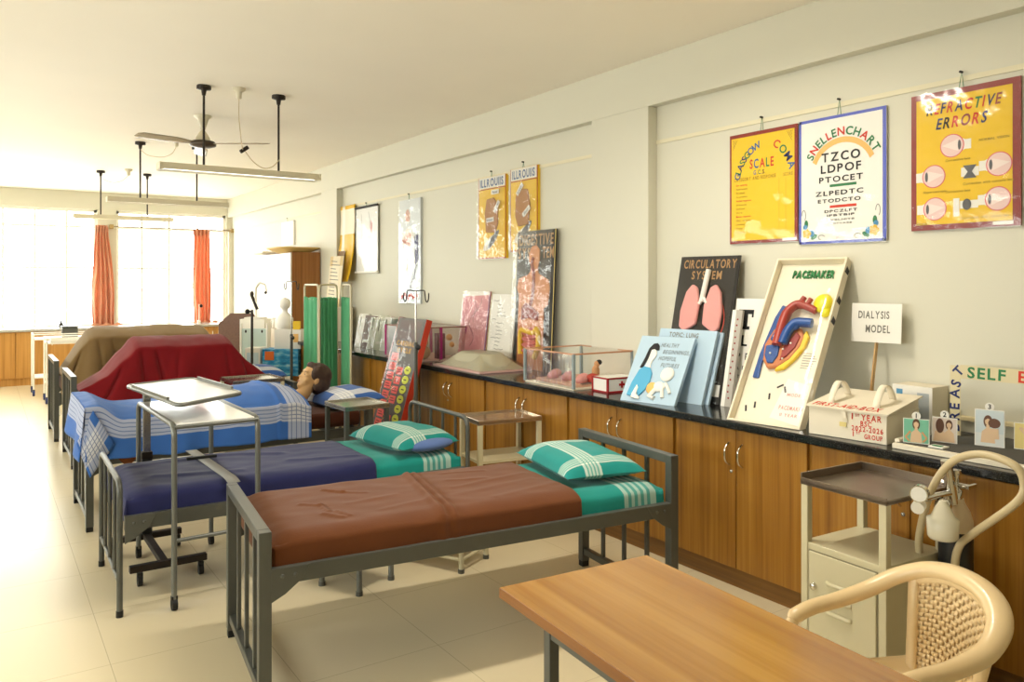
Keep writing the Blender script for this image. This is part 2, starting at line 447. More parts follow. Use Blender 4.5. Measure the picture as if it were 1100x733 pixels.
# ================================================================== cabinets and worktops
def handle_mb(x, y, z, s=0.115, r=.0055):
    pts = [(x, y, z - s / 2), (x - .02, y, z - s / 2 + .012), (x - .034, y, z - s / 4), (x - .038, y, z), (x - .034, y, z + s / 4), (x - .02, y, z + s / 2 - .012), (x, y, z + s / 2)]
    return MB().M(M_CHROME).tube(smooth_path(pts, 3), r, 8)
CX = 3.20
def cabinet(y0, y1, label, ajar=0.0):
    t = thing('base_cabinet', label, 'cabinet', (CX, (y0 + y1) / 2, 0), 0, 'base cabinets along the right wall')
    h = (y1 - y0) / 2
    c = MB().M(M_LAM).box(.02, .495, -h, h, .1, .825); c.M(M_LAMK).box(.03, .49, -h, h, 0, .1)
    c.build('carcass', t)
    st = .028
    for lo, hi, hy in ((-h + st / 2, -.002, -.042), (.002, h - st / 2, .042)):
        d = MB().M(M_LAM).box(0, .019, lo, hi, .105, .815).build('door', t, bevel=.002)
        handle_mb(0, hy, .69).build('handle', d)
    k = MB().M(M_STEEL); k.lathe([(.009, 0), (.009, .004), (.0, .005)], (0, 0, 0), 12)
    k.v = [(-z, y + .03, x + .60) for x, y, z in k.v]; k.build('lock', t)
    return t
EDG = [0.40, 1.30, 2.26, 3.12, 4.08, 5.11, 6.20, 7.25, 8.30, 9.36]
CL = ['base cabinet behind the plastic chair, nearest along the wall', 'base cabinet behind the oxygen cylinder and steel locker', 'base cabinet under the pacemaker model tray', 'base cabinet behind the headboard of the brown bed',
      'base cabinet under the red cross box and clear case', 'base cabinet behind the steel rack table', 'base cabinet just right of the drip stand under the pink board', 'base cabinet behind the leaning red edged board',
      'base cabinet under the row of plastic wrapped folders', 'base cabinet behind the green folding screen']
for a, b, l in zip(EDG, EDG[1:], CL[0:1] + CL[1:]): cabinet(a, b, l)
o = MB().M(M_GRAN).box(3.155, 3.699, .36, 9.38, .826, .866).box(3.699, XR - .002, .36, 3.848, .826, .866).box(3.699, XR - .002, 4.442, 9.38, .826, .866)
tag(o.build('worktop', bevel=.006), 'long black granite worktop over the right wall cabinets', 'worktop')
def back_cabinet(x0, x1, label):
    t = thing('window_cabinet', label, 'cabinet', ((x0 + x1) / 2, 14.10, 0), 0, 'cabinets under the back windows')
    h = (x1 - x0) / 2
    MB().M(M_LAMB).box(-h, h, .02, .595, .11, .82).build('carcass', t)
    MB().M(M_LAMB).box(-h, h, .035, .59, 0, .11).build('plinth', t)
    for lo, hi, hx in ((-h + .004, -.002, -.05), (.002, h - .004, .05)):
        d = MB().M(M_LAMB).box(lo, hi, 0, .019, .115, .815).build('door', t, bevel=.002)
        MB().M(M_OFFW).box(hx - .006, hx + .006, -.02, 0, .60, .74).build('handle', d, bevel=.003)
    return t
for a, b, l in ((-1.26, -.42, 'wooden cabinet under the left back window, farthest left'), (-.42, .43, 'wooden cabinet under the back window at the frame edge'), (.43, 1.29, 'wooden cabinet behind the two instrument trolleys'), (1.29, 2.15, 'wooden cabinet under the pier with the left orange curtain'), (2.15, 3.0, 'wooden cabinet behind the brown draped bed'), (3.0, 3.7, 'wooden cabinet in the back right corner')):
    back_cabinet(a, b, l)
tag(MB().M(mat('glare_paled_stone', '#b8b4aa', .25, var=.1, vscale=60)).box(-1.4, 3.69, 14.06, 14.69, .822, .86).build('worktop', bevel=.006), 'dark stone worktop under the back windows, coloured pale for window glare', 'worktop')  # window glare painted into the stone colour, which is dark granite underneath

# curtains and rod
def curtain(name, label, x0t, x1t, x0b, x1b, y, z0, z1, bulge=0.0, seed=0):
    M = cloth('orange_curtain', '#edae8c', rough=.8, through=.3)
    t = thing(name, label, 'curtain', ((x0b + x1b) / 2, y, z0), 0, 'orange curtains at the back window')
    cx = (x0b + x1b) / 2
    def f(u, v):
        a = v; x0 = x0b + (x0t - x0b) * a; x1 = x1b + (x1t - x1b) * a
        w_ = math.sin(math.pi * min(1, a * 1.1)) * bulge
        x = x0 - w_ * .4 + (x1 - x0 + w_) * u + .012 * nz(u * 3 + seed, a * 4)
        d = .045 * math.sin(u * 2 * math.pi * 4.5 + 2.2 * nz(u * 2, a * 1.5 + seed)) * (1 - .35 * a)
        return (x - cx, d, (z1 - z0) * a)
    b = MB().M(M).grid(f, 60, 30); o = b.build('drape', t); sm = o.modifiers.new('thick', 'SOLIDIFY'); sm.thickness = .004
    def hd(u, v):
        x = x0t + (x1t - x0t) * u; return (x - cx, .04 * math.sin(u * 26) - .005, (z1 - z0) - .085 + .11 * v)
    o = MB().M(M).grid(hd, 50, 4).build('heading', t); sm = o.modifiers.new('thick', 'SOLIDIFY'); sm.thickness = .006
    def pd(u, v):
        x = x0b - .02 + (x1b - x0b + .16) * u; return (x - cx, -.02 - .06 * v + .03 * math.sin(u * 14), .004 + .05 * math.sin(v * math.pi) * (.6 + .4 * math.sin(u * 17)))
    o = MB().M(M).grid(pd, 40, 8).build('hem', t)
    return t
curtain('curtain', 'orange curtain bunched against the pier between the back windows', 1.56, 1.74, 1.52, 1.83, 14.57, .862, 2.50, .06, 1)
curtain('curtain', 'orange curtain bunched near the right end of its rod', 3.09, 3.36, 3.10, 3.37, 14.57, .862, 2.49, .02, 5)
t = thing('curtain_rod', 'thin curtain rod with square ends over the right back window', 'curtain rod', (1.80, 14.60, 2.51))
MB().M(mat('rod_steel', '#8a7a60', .4, .6)).cyl((0, 0, 0), (1.96, 0, 0), .011, 10).build('rod', t)
for x in (0.0, 1.96):
    MB().M(mat('rod_bracket', '#a98f5a', .5)).box(x - .03, x + .03, -.03, .098, -.035, .035).build('bracket', t, bevel=.008)

# ================================================================== ceiling lamps, roses and fan
M_LAMPB = mat('lamp_housing', '#d9d1b8', .45); M_REFL = mat('lamp_reflector', '#f6f3ea', .3)
M_TUBE = mat('fluorescent_tube', '#f4f4ec', .4, emit=3.0, var=0)
def tube_lamp(x, y, z, label, watts, rod=True):
    t = thing('tube_lamp', label, 'ceiling lamp', (x, y, z), 0, 'hanging tube lamps' if rod else None)
    L = .61
    m = MB().M(M_LAMPB)
    prof = [(-.085, -.028), (-.060, .0), (-.035, .028), (.035, .028), (.060, .0), (.085, -.028), (.078, -.028), (.03, .018), (-.03, .018), (-.078, -.028)]
    n = len(prof); vs = [(-L, a, b) for a, b in prof] + [(L, a, b) for a, b in prof]
    m.add(vs, [(i, (i + 1) % n, n + (i + 1) % n, n + i) for i in range(n)])
    for xx in (-L, L): m.box(xx - .004, xx + .004, -.075, .075, -.028, .024)
    m.build('housing', t)
    MB().M(M_REFL).box(-L + .006, L - .006, -.03, .03, .008, .0175).build('reflector', t)
    MB().M(M_TUBE).cyl((-L + .03, 0, -.008), (L - .03, 0, -.008), .013, 14).build('tube', t)
    h = MB().M(M_OFFW)
    for xx in (-L + .02, L - .02): h.box(xx - .012, xx + .012, -.016, .016, -.026, .012)
    h.build('tube_holder', t)
    if rod:
        for xx in (-.29, .285):
            r = MB().M(M_DARK).cyl((xx, 0, .02), (xx, 0, ZC - z - .05), .009, 10).build('rod', t)
            q = MB().M(M_DARK).lathe([(.014, -.075), (.018, -.05), (.02, -.035), (.045, -.03), (.05, 0)], (xx, 0, ZC - z), 14); q.box(xx - .05, xx + .05, -.018, .018, ZC - z - .03, ZC - z - .002)
            q.build('rod_cap', r)
    l = area_lamp('tube_light', (0, 0, -.035), 1.16, .05, watts); l.parent = t
    return t
tube_lamp(1.70, 6.30, 2.44, 'nearest hanging tube lamp with its rods by the fan', LAMP_ROW_W)
tube_lamp(1.70, 9.20, 2.45, 'middle hanging tube lamp beyond the fan', LAMP_ROW_W)
tube_lamp(1.62, 11.85, 2.46, 'farthest hanging tube lamp in front of the window', LAMP_ROW_W)
tube_lamp(2.10, 2.80, 3.04, 'ceiling mounted tube lamp over the brown bed, above the frame', LAMP_NEAR_W, False)
def rose(x, y, wire, label, plug=False):
    t = thing('ceiling_rose', label, 'ceiling rose', (x, y, ZC), 0, 'ceiling roses with lamp wires')
    MB().M(M_LAMPB).lathe([(.012, -.085), (.02, -.08), (.022, -.035), (.03, -.03), (.048, -.018), (.05, 0)], (0, 0, 0), 16).build('body', t)
    q = MB().M(mat('wire_sheath', '#cbb994', .6)).tube(smooth_path([(a - x, b - y, c - ZC) for a, b, c in wire], 8), .0035, 6); q.build('wire', t)
    if plug:
        p = wire[len(wire) // 2 - 1]; MB().M(M_DARK).bar((p[0] - x - .03, p[1] - y, p[2] - ZC - .02), (p[0] - x + .03, p[1] - y, p[2] - ZC + .025), .03, .03).build('connector', t, bevel=.006)
rose(1.655, 6.23, [(1.655, 6.23, 3.0), (1.66, 6.25, 2.85), (1.69, 6.27, 2.63), (1.71, 6.29, 2.615), (1.78, 6.29, 2.53), (1.86, 6.3, 2.485), (1.93, 6.29, 2.50), (1.985, 6.275, 2.56)], 'ceiling rose with a long drooping wire near the fan', True)
rose(1.69, 8.78, [(1.69, 8.78, 3.0), (1.66, 8.85, 2.93), (1.58, 8.95, 2.90), (1.47, 9.1, 2.93), (1.41, 9.2, 3.0)], 'ceiling rose with a short wire over the middle tube lamp')
rose(1.62, 11.5, [(1.62, 11.5, 3.0), (1.55, 11.6, 2.93), (1.45, 11.75, 2.92), (1.33, 11.85, 2.98)], 'ceiling rose over the farthest tube lamp')
t = thing('ceiling_fan', 'three bladed ceiling fan behind the nearest tube lamp', 'ceiling fan', (1.66, 7.45, ZC))
MB().M(M_LAMPB).lathe([(.02, -.125), (.05, -.03), (.075, -.012), (.078, 0)], (0, 0, 0), 18).build('canopy', t)
MB().M(M_LAMPB).cyl((0, 0, -.22), (0, 0, -.08), .012, 10).build('down_rod', t)
MB().M(M_LAMPB).lathe([(.016, -.13), (.03, -.15), (.06, -.20), (.065, -.225)], (0, 0, 0), 18).build('lower_cup', t)
MB().M(mat('fan_motor', '#4a3d30', .35, .3)).lathe([(.05, -.225), (.10, -.232), (.115, -.25), (.112, -.272), (.07, -.285), (.04, -.29), (0, -.292)], (0, 0, 0), 24).build('motor', t)
for ang in (200, 320, 80):
    a = R(ang); b = MB().M(mat('fan_blade', '#b8ab94', .25, .1))
    def bl(u, v, a=a):
        r_ = .10 + .52 * u; wdt = (.045 + .05 * min(1, u * 3)) * (1 if u < .93 else (1 - (u - .93) * 6)); s_ = (v - .5) * wdt * 1.2
        return (r_ * math.cos(a) - s_ * math.sin(a), r_ * math.sin(a) + s_ * math.cos(a), -.25 + s_ * .26 - .01 * u)
    b.grid(bl, 14, 4); o = b.build('blade', t); sm = o.modifiers.new('thick', 'SOLIDIFY'); sm.thickness = .004

# ================================================================== beds
def cover_mb(M, x0, x1, y0, y1, zt, dn, df, dfoot=0.0, dhead=0.0, amp=.006, seed=0, wave=.012, folds=(), nx=90, ny=60, tuck=0.0, sag=0.0):
    """cloth lying on a mattress top with near / far / foot / head edges hanging down by d*"""
    Lx = (x1 - x0) + dfoot + dhead; Ly = (y1 - y0) + dn + df; rr = .045
    def side(s, lo, hi):
        """arc length s measured from lo: returns position and drop"""
        if s < 0: return lo, -s, -1
        if s > hi - lo: return hi, s - (hi - lo), 1
        return lo + s, 0.0, 0
    def f(u, v):
        sx = -dfoot + Lx * u; sy = -dn + Ly * v
        x, dx, kx = side(sx, x0, x1); y, dy, ky = side(sy, y0, y1)
        d = max(dx, dy)
        z = zt - d - rr * .6 * (1 if d > 0 else 0)
        ex = min(sx, (x1 - x0) - sx); ey = min(sy, (y1 - y0) - sy)
        # soft shoulders
        if dy == 0 and dx == 0:
            if dn > 0 or df > 0: z -= rr * max(0, 1 - max(ey, 0) / .085) ** 2 * .6
            if (dfoot > 0 and sx < .085) or (dhead > 0 and (x1 - x0) - sx < .085): z -= rr * max(0, 1 - max(ex, 0) / .085) ** 2 * .6
            z += amp * (nz(x * 3.5 + seed, y * 6, seed) + .6 * nz(x * 9, y * 14 + seed, 3) )
            z -= sag * math.sin(math.pi * min(1, max(0, (y - y0) / (y1 - y0))))
            for (px, py, qx, qy, hgt, wd) in folds:
                ax, ay = qx - px, qy - py; l2 = ax * ax + ay * ay; tt = max(0, min(1, ((x - px) * ax + (y - py) * ay) / l2))
                dd = math.hypot(x - px - ax * tt - .01 * nz(tt * 6 + seed, 1), y - py - ay * tt); z += hgt * math.exp(-(dd / wd) ** 2)
        else:
            hang = min(1, d / .12)
            if ky and dy >= dx:
                y += ky * (.012 * hang + wave * hang * nz(x * 7 + seed, d * 5, ky) - tuck * min(1, d / .1) ** 2)
                for (px, py, qx, qy, hgt, wd) in folds:
                    if ky < 0 and min(py, qy) <= y0 + .03:
                        ex_ = px if py < qy else qx; y -= hgt * .45 * math.exp(-((x - ex_) / wd) ** 2)
            if kx and dx > dy: x += kx * (.012 * hang + wave * hang * nz(y * 7 + seed, d * 5, kx) - tuck * min(1, d / .1) ** 2)
            z += rr * .0
        return (x, y, z)
    def uvf(u, v): return (x0 - dfoot + Lx * u, -dn + Ly * v + dn)
    return MB().M(M).grid(f, nx, ny, uvf)
def put_cloth(mb, name, label, cat, loc, rz, thick=.006, group=None):
    o = mb.build(name); o.location = loc; o.rotation_euler = (0, 0, rz)
    sm = o.modifiers.new('thick', 'SOLIDIFY'); sm.thickness = thick; sm.offset = 1
    return tag(o, label, cat, group)
def pillow(label, loc, rz, lx, ly, h, M, group=None, sag=0.25, tilt=0.0, seed=0):
    p = 3.2
    b = MB().M(M)
    for sgn in (1, -1):
        def f(u, v, sgn=sgn):
            a, c = 2 * u - 1, 2 * v - 1
            # rectangle with pinched sides and pointed corners
            k = 1 - .05 * (1 - abs(c) ** 2) * abs(a) ** 4; q = 1 - .05 * (1 - abs(a) ** 2) * abs(c) ** 4
            e = max(0.0, (1 - abs(a) ** p) * (1 - abs(c) ** p)) ** .55
            z = sgn * h / 2 * e * (1 if sgn > 0 else .55) + .008 * nz(a * 2.2 + seed, c * 2.2, sgn) * e
            return (a * lx / 2 * k, c * ly / 2 * q, z + h * .28)
        g = 26
        if sgn > 0: b.grid(f, g, g, lambda u, v: (u * lx, v * ly))
        else: b.grid(lambda u, v: f(1 - u, v), g, g, lambda u, v: ((1 - u) * lx, v * ly))
    o = b.build('pillow'); o.location = loc; o.rotation_euler = (0, tilt, rz)
    return tag(o, label, 'pillow', group)
def gusset(m, x, y, z0, z1, dx):
    pts = [(x, z1), (x + dx * .14, z1), (x + dx * .11, z0 + .01), (x + dx * .05, z0 - .035), (x, z0 - .06)]
    if dx < 0: pts = pts[::-1]
    vs = [(a, y - .0025, b) for a, b in pts] + [(a, y + .0025, b) for a, b in pts]; n = len(pts)
    m.add(vs, [tuple(range(n)), tuple(range(n, 2 * n))[::-1]] + [(i, n + i, n + (i + 1) % n, (i + 1) % n) for i in range(n)])
def make_bed(label, loc, rz, L, W, fh, hh, z0, z1, zm, style, M, nf=3, nh=3, mm='#4a2a18', low=.085):
    t = thing('hospital_bed', label, 'bed', loc, rz, 'hospital beds set in a row')
    h = W / 2
    for nm, x, top, nb in (('footboard', 0.0, fh, nf), ('headboard', L, hh, nh)):
        if style == 'square':
            a = .045
            m = MB().M(M); m.box(x - a / 2, x + a / 2, -h, -h + a, .03, top); m.box(x - a / 2, x + a / 2, h - a, h, .03, top)
            m.box(x - a / 2, x + a / 2, -h + a, h - a, top - .04, top); m.box(x - .016, x + .016, -h + a, h - a, low - .018, low + .018)
            f = m.build(nm, t, bevel=.003)
            for k in range(nb):
                y = -h + a / 2 + (W - a) * (k + 1) / (nb + 1)
                MB().M(M).box(x - .008, x + .008, y - .011, y + .011, low + .018, top - .04).build('upright', f, bevel=.002)
            for s in (-1, 1): MB().M(M_BLACK).box(x - .02, x + .02, s * (h - .0225) - .02, s * (h - .0225) + .02, 0, .032).build('foot_cap', f)
        else:
            r = .0135; zc = .16
            pts = [(x, -h + r, 0.012)] + [tuple(p) for p in arc_corner((x, -h + r, 0.1), (x, -h + r, top - r), (x, 0, top - r), .07, 6)] + [tuple(p) for p in arc_corner((x, 0, top - r), (x, h - r, top - r), (x, h - r, .1), .07, 6)] + [(x, h - r, 0.012)]
            m = MB().M(M).tube(pts, r, 12, up=(1, 0, 0)); m.cyl((x, -h + r, zc), (x, h - r, zc), .010, 10)
            f = m.build(nm, t)
            for k in range(nb):
                y = -h + W * (k + 1) / (nb + 1)
                MB().M(M).cyl((x, y, zc), (x, y, top - r), .0095, 10).build('upright', f)
            for s in (-1, 1): MB().M(M_BLACK).cyl((x, s * (h - r), 0), (x, s * (h - r), .03), .016, 12).build('foot_cap', f)
    for s in (-1, 1):
        m = MB().M(M); y = s * (h - .02)
        m.box(.02, L - .02, y - .016, y + .016, z0, z1)
        for xx, dx in ((.02, 1), (L - .02, -1)): gusset(m, xx, y + s * .0185, z0, z1, dx)
        for xx in (.06, .105, L - .06, L - .105): m.lathe([(.009, 0), (.008, .004), (0, .006)], (0, 0, 0), 8) if False else m.ell((xx, y + s * .021, (z0 + z1) / 2), (.008, .005, .008), 8, 6)
        m.build('side_rail', t, bevel=.002)
    m = MB().M(M)
    for k in range(9):
        xx = .12 + (L - .24) * k / 8; m.box(xx - .02, xx + .02, -h + .03, h - .03, z1 - .02, z1 - .004)
    m.build('bed_slats', t)
    MB().M(cloth('mattress_cover_' + mm[1:], mm)).box(.05, L - .05, -h + .06, h - .06, z1, zm - .006).build('mattress', t, bevel=.03, seg=4)
    return t
def blanket_on(bed_loc, rz, *a, **k): pass

TEAL = '#1b8a82'
M_TSHEET = cloth('teal_sheet', TEAL, ub=[(1.60, 1.78)], lines_u=[1.632, 1.667, 1.702, 1.737], band='#e8eee0', bandmix=.42, line=TEAL, lw=.009)
M_TPIL = cloth('teal_plaid', '#1a8782', ub=[(.10, .19)], vb=[(.05, .12), (.44, .52)], lines_u=[.118, .136, .154, .172], lines_v=[.065, .08, .095, .11, .456, .472, .488, .504], band='#f2f2e6', bandmix=.5, line='#2c9488', linemix=.75, lw=.0042)
M_BROWNB = cloth('brown_blanket', '#66391a', weave=500, bumps=.35)
M_NAVYB = cloth('navy_blanket', '#272a55', weave=500, bumps=.3)
M_REDB = cloth('red_blanket', '#720c13', weave=500, bumps=.3)
M_OLIVEB = cloth('olive_brown_blanket', '#77603d', weave=500, bumps=.3)
M_BPIL = cloth('blue_plaid', '#3b62a8', ub=[(.09, .20)], vb=[(.06, .16), (.42, .50)], lines_u=[.115, .14, .17], lines_v=[.08, .10, .12, .14, .44, .46, .48], band='#f0f0ee', bandmix=.7, line='#35508f', linemix=.5, lw=.003)

# --- brown bed (nearest)
B1 = Vector((.885, 3.22, 0)); A1 = math.atan2(-.2, 1.85)
make_bed('nearest grey square tube bed, under the brown blanket', B1, A1, 1.86, .80, .675, .76, .478, .540, .618, 'square', M_GREY, 3, 3)
put_cloth(cover_mb(M_TSHEET, 1.12, 1.825, -.355, .355, .626, .085, .09, 0, .09, amp=.004, seed=4, wave=.006), 'bed_sheet', 'teal sheet with a white striped end on the nearest bed', 'bed sheet', B1, A1, .003)
put_cloth(cover_mb(M_BROWNB, .035, 1.36, -.365, .365, .637, .095, .10, .10, 0, amp=.004, seed=11, wave=.008,
    folds=[(0.8, 0.36, 0.7, -0.38, 0.0144, 0.016), (0.835, 0.36, 0.755, -0.38, 0.008, 0.014), (0.36, 0.2, 0.43, 0.13, 0.008, 0.009), (0.43, 0.13, 0.52, 0.08, 0.00385, 0.01215), (0.22, 0.02, 0.29, -0.03, 0.00605, 0.01215), (0.29, -0.03, 0.3, -0.13, 0.00495, 0.0108), (0.27, -0.16, 0.33, -0.23, 0.0066, 0.01215), (0.33, -0.14, 0.36, -0.22, 0.0044, 0.0108), (0.4, -0.05, 0.62, -0.02, 0.0022, 0.0189), (0.5, -0.2, 0.7, -0.16, 0.0022, 0.0189), (0.92, 0.1, 1.1, 0.06, 0.0033, 0.0162), (0.85, -0.14, 1.28, -0.05, 0.00275, 0.027), (0.9, -0.02, 1.3, 0.06, 0.00275, 0.02025), (0.95, 0.24, 1.15, 0.2, 0.00385, 0.0162), (1, -0.25, 1.34, -0.18, 0.00275, 0.0243)], nx=240, ny=140),
    'blanket', 'brown blanket with a fold across its middle, tucked on the nearest bed', 'blanket', B1, A1, .006)
def bpt(B, A, x, y, z): return (B.x + x * math.cos(A) - y * math.sin(A), B.y + x * math.sin(A) + y * math.cos(A), z)
pillow('teal plaid pillow at the head of the brown blanket bed', bpt(B1, A1, 1.60, .03, .634), A1 - .10, .42, .62, .15, M_TPIL, 'teal plaid pillows', seed=2)
# --- navy bed
B2 = Vector((.545, 4.485, 0)); A2 = R(-1.0)
make_bed('grey round tube bed under the navy blanket, second from the front', B2, A2, 1.88, .82, .645, .775, .40, .47, .545, 'round', M_GREY, 3, 4)
put_cloth(cover_mb(M_TSHEET, 1.12, 1.845, -.365, .365, .556, .08, .10, 0, .09, amp=.005, seed=24, wave=.006), 'bed_sheet', 'teal sheet with a white striped end on the navy blanket bed', 'bed sheet', B2, A2, .003)
put_cloth(cover_mb(M_NAVYB, .035, 1.30, -.375, .375, .566, .09, .12, .10, 0, amp=.005, seed=31, wave=.010, folds=[(.5, .3, .9, .1, .008, .03), (.2, -.1, .6, -.2, .008, .03), (.1, .2, .5, .25, .006, .025), (.9, -.1, 1.25, -.2, .007, .025)], nx=110, ny=70), 'blanket', 'navy blue blanket tucked over the second bed', 'blanket', B2, A2, .006)
p2 = pillow('teal plaid pillow with a blue inner pillow showing at its open end', (2.16, 4.40, .564), R(8), .42, .60, .17, M_TPIL, 'teal plaid pillows', seed=5)
b = MB().M(cloth('blue_ticking', '#5a72a8')).grid(lambda u, v: (.34 * (u - .5), -.245 - .075 * v * (1 - (2 * u - 1) ** 4), .048 + .03 * math.sin(u * 9) * .2), 16, 4)
b = MB().M(cloth('blue_ticking', '#5a72a8')).ell((.02, -.245, .045), (.175, .085, .038), 18, 10)
b.build('inner_pillow', p2)
st = MB().M(mat('grey_strap', '#8f8e88', .6)); st.grid(lambda u, v: (1.02 + .06 * (v - .5) + .04 * u - B2.x, 4.85 - .86 * u - B2.y + .07, .578 - .012 * max(0, u - .93) / .07), 20, 2)
o = put_cloth(st, 'strap', 'grey strap laid across the navy blanket', 'strap', B2, A2, .003)
bk = MB().M(M_BLACK).box(.40, .56, .155, .175, .580, .596); o2 = bk.build('buckle', o, bevel=.003)
# --- manikin bed
B3 = Vector((.565, 5.995, 0)); A3 = 0.0
make_bed('grey square tube bed with the training manikin, third from the front', B3, A3, 1.90, .83, .765, .62, .41, .48, .60, 'square', M_GREY, 3, 3, '#4a2413')
pillow('blue plaid pillow under the manikin head', (2.39, 5.93, .605), R(4), .44, .60, .17, M_BPIL, 'blue plaid pillows', seed=9, tilt=R(-6))
# --- red draped bed and olive draped bed
B4 = Vector((.645, 7.97, 0)); B5 = Vector((.615, 9.37, 0))
make_bed('grey square tube bed under the red drape', B4, 0, 1.90, .86, .78, .60, .41, .48, .58, 'square', M_GREY, 3, 3)
make_bed('grey square tube bed under the olive brown drape, farthest', B5, 0, 1.90, .86, .80, .60, .41, .48, .58, 'square', M_GREY, 3, 3)
pillow('blue plaid pillow beside the red drape', (2.30, 7.98, .61), R(-3), .44, .62, .17, M_BPIL, 'blue plaid pillows', seed=14)
put_cloth(cover_mb(cloth('blue_sheet', '#3f63a6', ub=[(1.55, 1.72)], lines_u=[1.58, 1.62, 1.66, 1.70], band='#e8ecec', bandmix=.5, line='#3f63a6'), 1.2, 1.865, -.39, .39, .588, .16, .12, 0, .1, amp=.004, seed=41), 'bed_sheet', 'blue sheet with pale stripes at the head of the red draped bed', 'bed sheet', B4, 0, .003)

def cradle(label, x, y, lx, ly, h):
    t = thing('bed_table', label, 'bed table', (x, y, 0))
    MB().M(M_OFFW).box(-lx / 2, lx / 2, -ly / 2, ly / 2, h - .02, h).build('tabletop', t, bevel=.004)
    for sx in (-1, 1):
        for sy in (-1, 1): MB().M(M_GREY).cyl((sx * (lx / 2 - .04), sy * .46, .0), (sx * (lx / 2 - .04), sy * (ly / 2 - .03), h - .02), .012, 8).build('leg', t)
    return t
cradle('tall table standing over the red draped bed', 1.53, 7.97, .76, .30, 1.04)
cradle('tall table standing over the olive draped bed', 1.50, 9.37, 1.04, .30, 1.07)
def tent(M, xr, zr, yn, yr, yf, hem, seed, ground=.60, nx=200):
    """drape over a ridge: xr/zr list of ridge points along x; yn near edge, yr ridge line, yf far edge"""
    def ridge(x):
        for (a, za), (b, zb) in zip(zip(xr, zr), zip(xr[1:], zr[1:])):
            if a <= x <= b:
                t_ = (x - a) / (b - a); return za + (zb - za) * t_
        return zr[0] if x < xr[0] else zr[-1]
    x0, x1 = xr[0], xr[-1]
    def f(u, v):
        x = x0 + (x1 - x0) * u; z = ridge(x); hi = max(0, (z - .66) / .4)
        s = v * 1.0
        # near fall 0-.45, top .45-.65, far fall .65-1
        if s < .45:
            t_ = 1 - s / .45; y = yn - .03 * math.sin(t_ * 2.2) - .045 * t_ * hi
            lo = hem + .02 * nz(x * 4, seed); zz = (z - .075 * hi) + (lo - z + .075 * hi) * t_
            wv = t_ * (1.0 - .3 * t_)
            y += (.075 * hi + .015) * wv * math.sin(x * 11.0 + 3.0 * nz(x * 2, seed) + t_ * 1.2) * (.55 + .8 * nz(x * 1.5, seed, 2))
        elif s < .60:
            t_ = (s - .45) / .15; y = yn + (yr - yn) * t_; zz = z - .075 * hi * (1 - t_) ** 1.6 - .004
        elif s < .68:
            t_ = (s - .60) / .08; y = yr + .12 * t_; zz = z - .01 * t_
        else:
            t_ = (s - .68) / .32; y = yr + .12 + (yf - yr - .12) * min(1, t_ * 1.3); zz = z - .01 - (z - hem - .05) * t_ ** 1.4
        if s < .45:
            t_ = 1 - s / .45
            for cx_, dx_, dp_ in ((xr[3] + .04, .05, .030), (xr[3] + .16, .10, .035), (xr[3] + .36, -.05, .018), (xr[3] - .10, -.22, .030), (xr[-2] - .2, .06, .020), (xr[-2] - .05, .12, .025)):
                y += dp_ * math.exp(-((x - cx_ - dx_ * t_) / .022) ** 2) * min(1, t_ * 4) * (1 - .4 * t_)
        zz += .010 * nz(x * 5 + seed, s * 7) + .006 * nz(x * 12, s * 16, seed)
        # pulled creases that run from the ridge corner down to the foot
        zz -= .022 * math.exp(-((x - (xr[3] - .05 - .16 * (1 - min(1, s / .45)))) / .05) ** 2) * hi
        return (x, y, zz)
    return MB().M(M).grid(f, nx, 70, lambda u, v: (u * 2, v * 2))
put_cloth(tent(M_REDB, [.685, .77, .90, 1.12, 1.15, 1.90, 1.94, 2.08, 2.30], [.655, .705, .79, 1.065, 1.08, 1.075, 1.06, .86, .66], 7.53, 7.85, 8.42, .47, 3), 'drape', 'red drape hung over a tall table on the fourth bed', 'drape', (0, 0, 0), 0, .005)
put_cloth(tent(M_OLIVEB, [.655, .73, .90, .94, 1.30, 1.70, 2.02, 2.06, 2.25], [.66, .79, 1.09, 1.105, 1.10, 1.115, 1.09, 1.07, .80], 8.93, 9.25, 9.85, .46, 8), 'drape', 'olive brown drape hung over a tall table on the farthest bed', 'drape', (0, 0, 0), 0, .005)

# --- blue checked cloth over the manikin
BL = '#3a68b2'
M_CHECK = cloth('blue_check_cloth', BL, ub=[(1.25, 1.40), (-.22, -.04)], vb=[(.125, .255)], lines_u=[1.275, 1.31, 1.345, 1.38, -.20, -.165, -.13, -.095, -.06], lines_v=[.145, .172, .20, .228], band='#e8e6e0', bandmix=.44, line='#2c4c8a', linemix=.7, lw=.003)
def interp(K, x):
    for (a, za), (b, zb) in zip(K, K[1:]):
        if x <= b:
            t_ = max(0, (x - a) / (b - a)); t_ = t_ * t_ * (3 - 2 * t_); return za + (zb - za) * t_
    return K[-1][1]
RIDGE = [(-.03, .79), (.04, .795), (.22, .735), (.50, .735), (.80, .765), (1.02, .80), (1.20, .815), (1.30, .80), (1.42, .755)]
EDGE = [(-.03, .785), (.04, .785), (.20, .69), (.8, .69), (1.1, .70), (1.3, .70), (1.42, .67)]
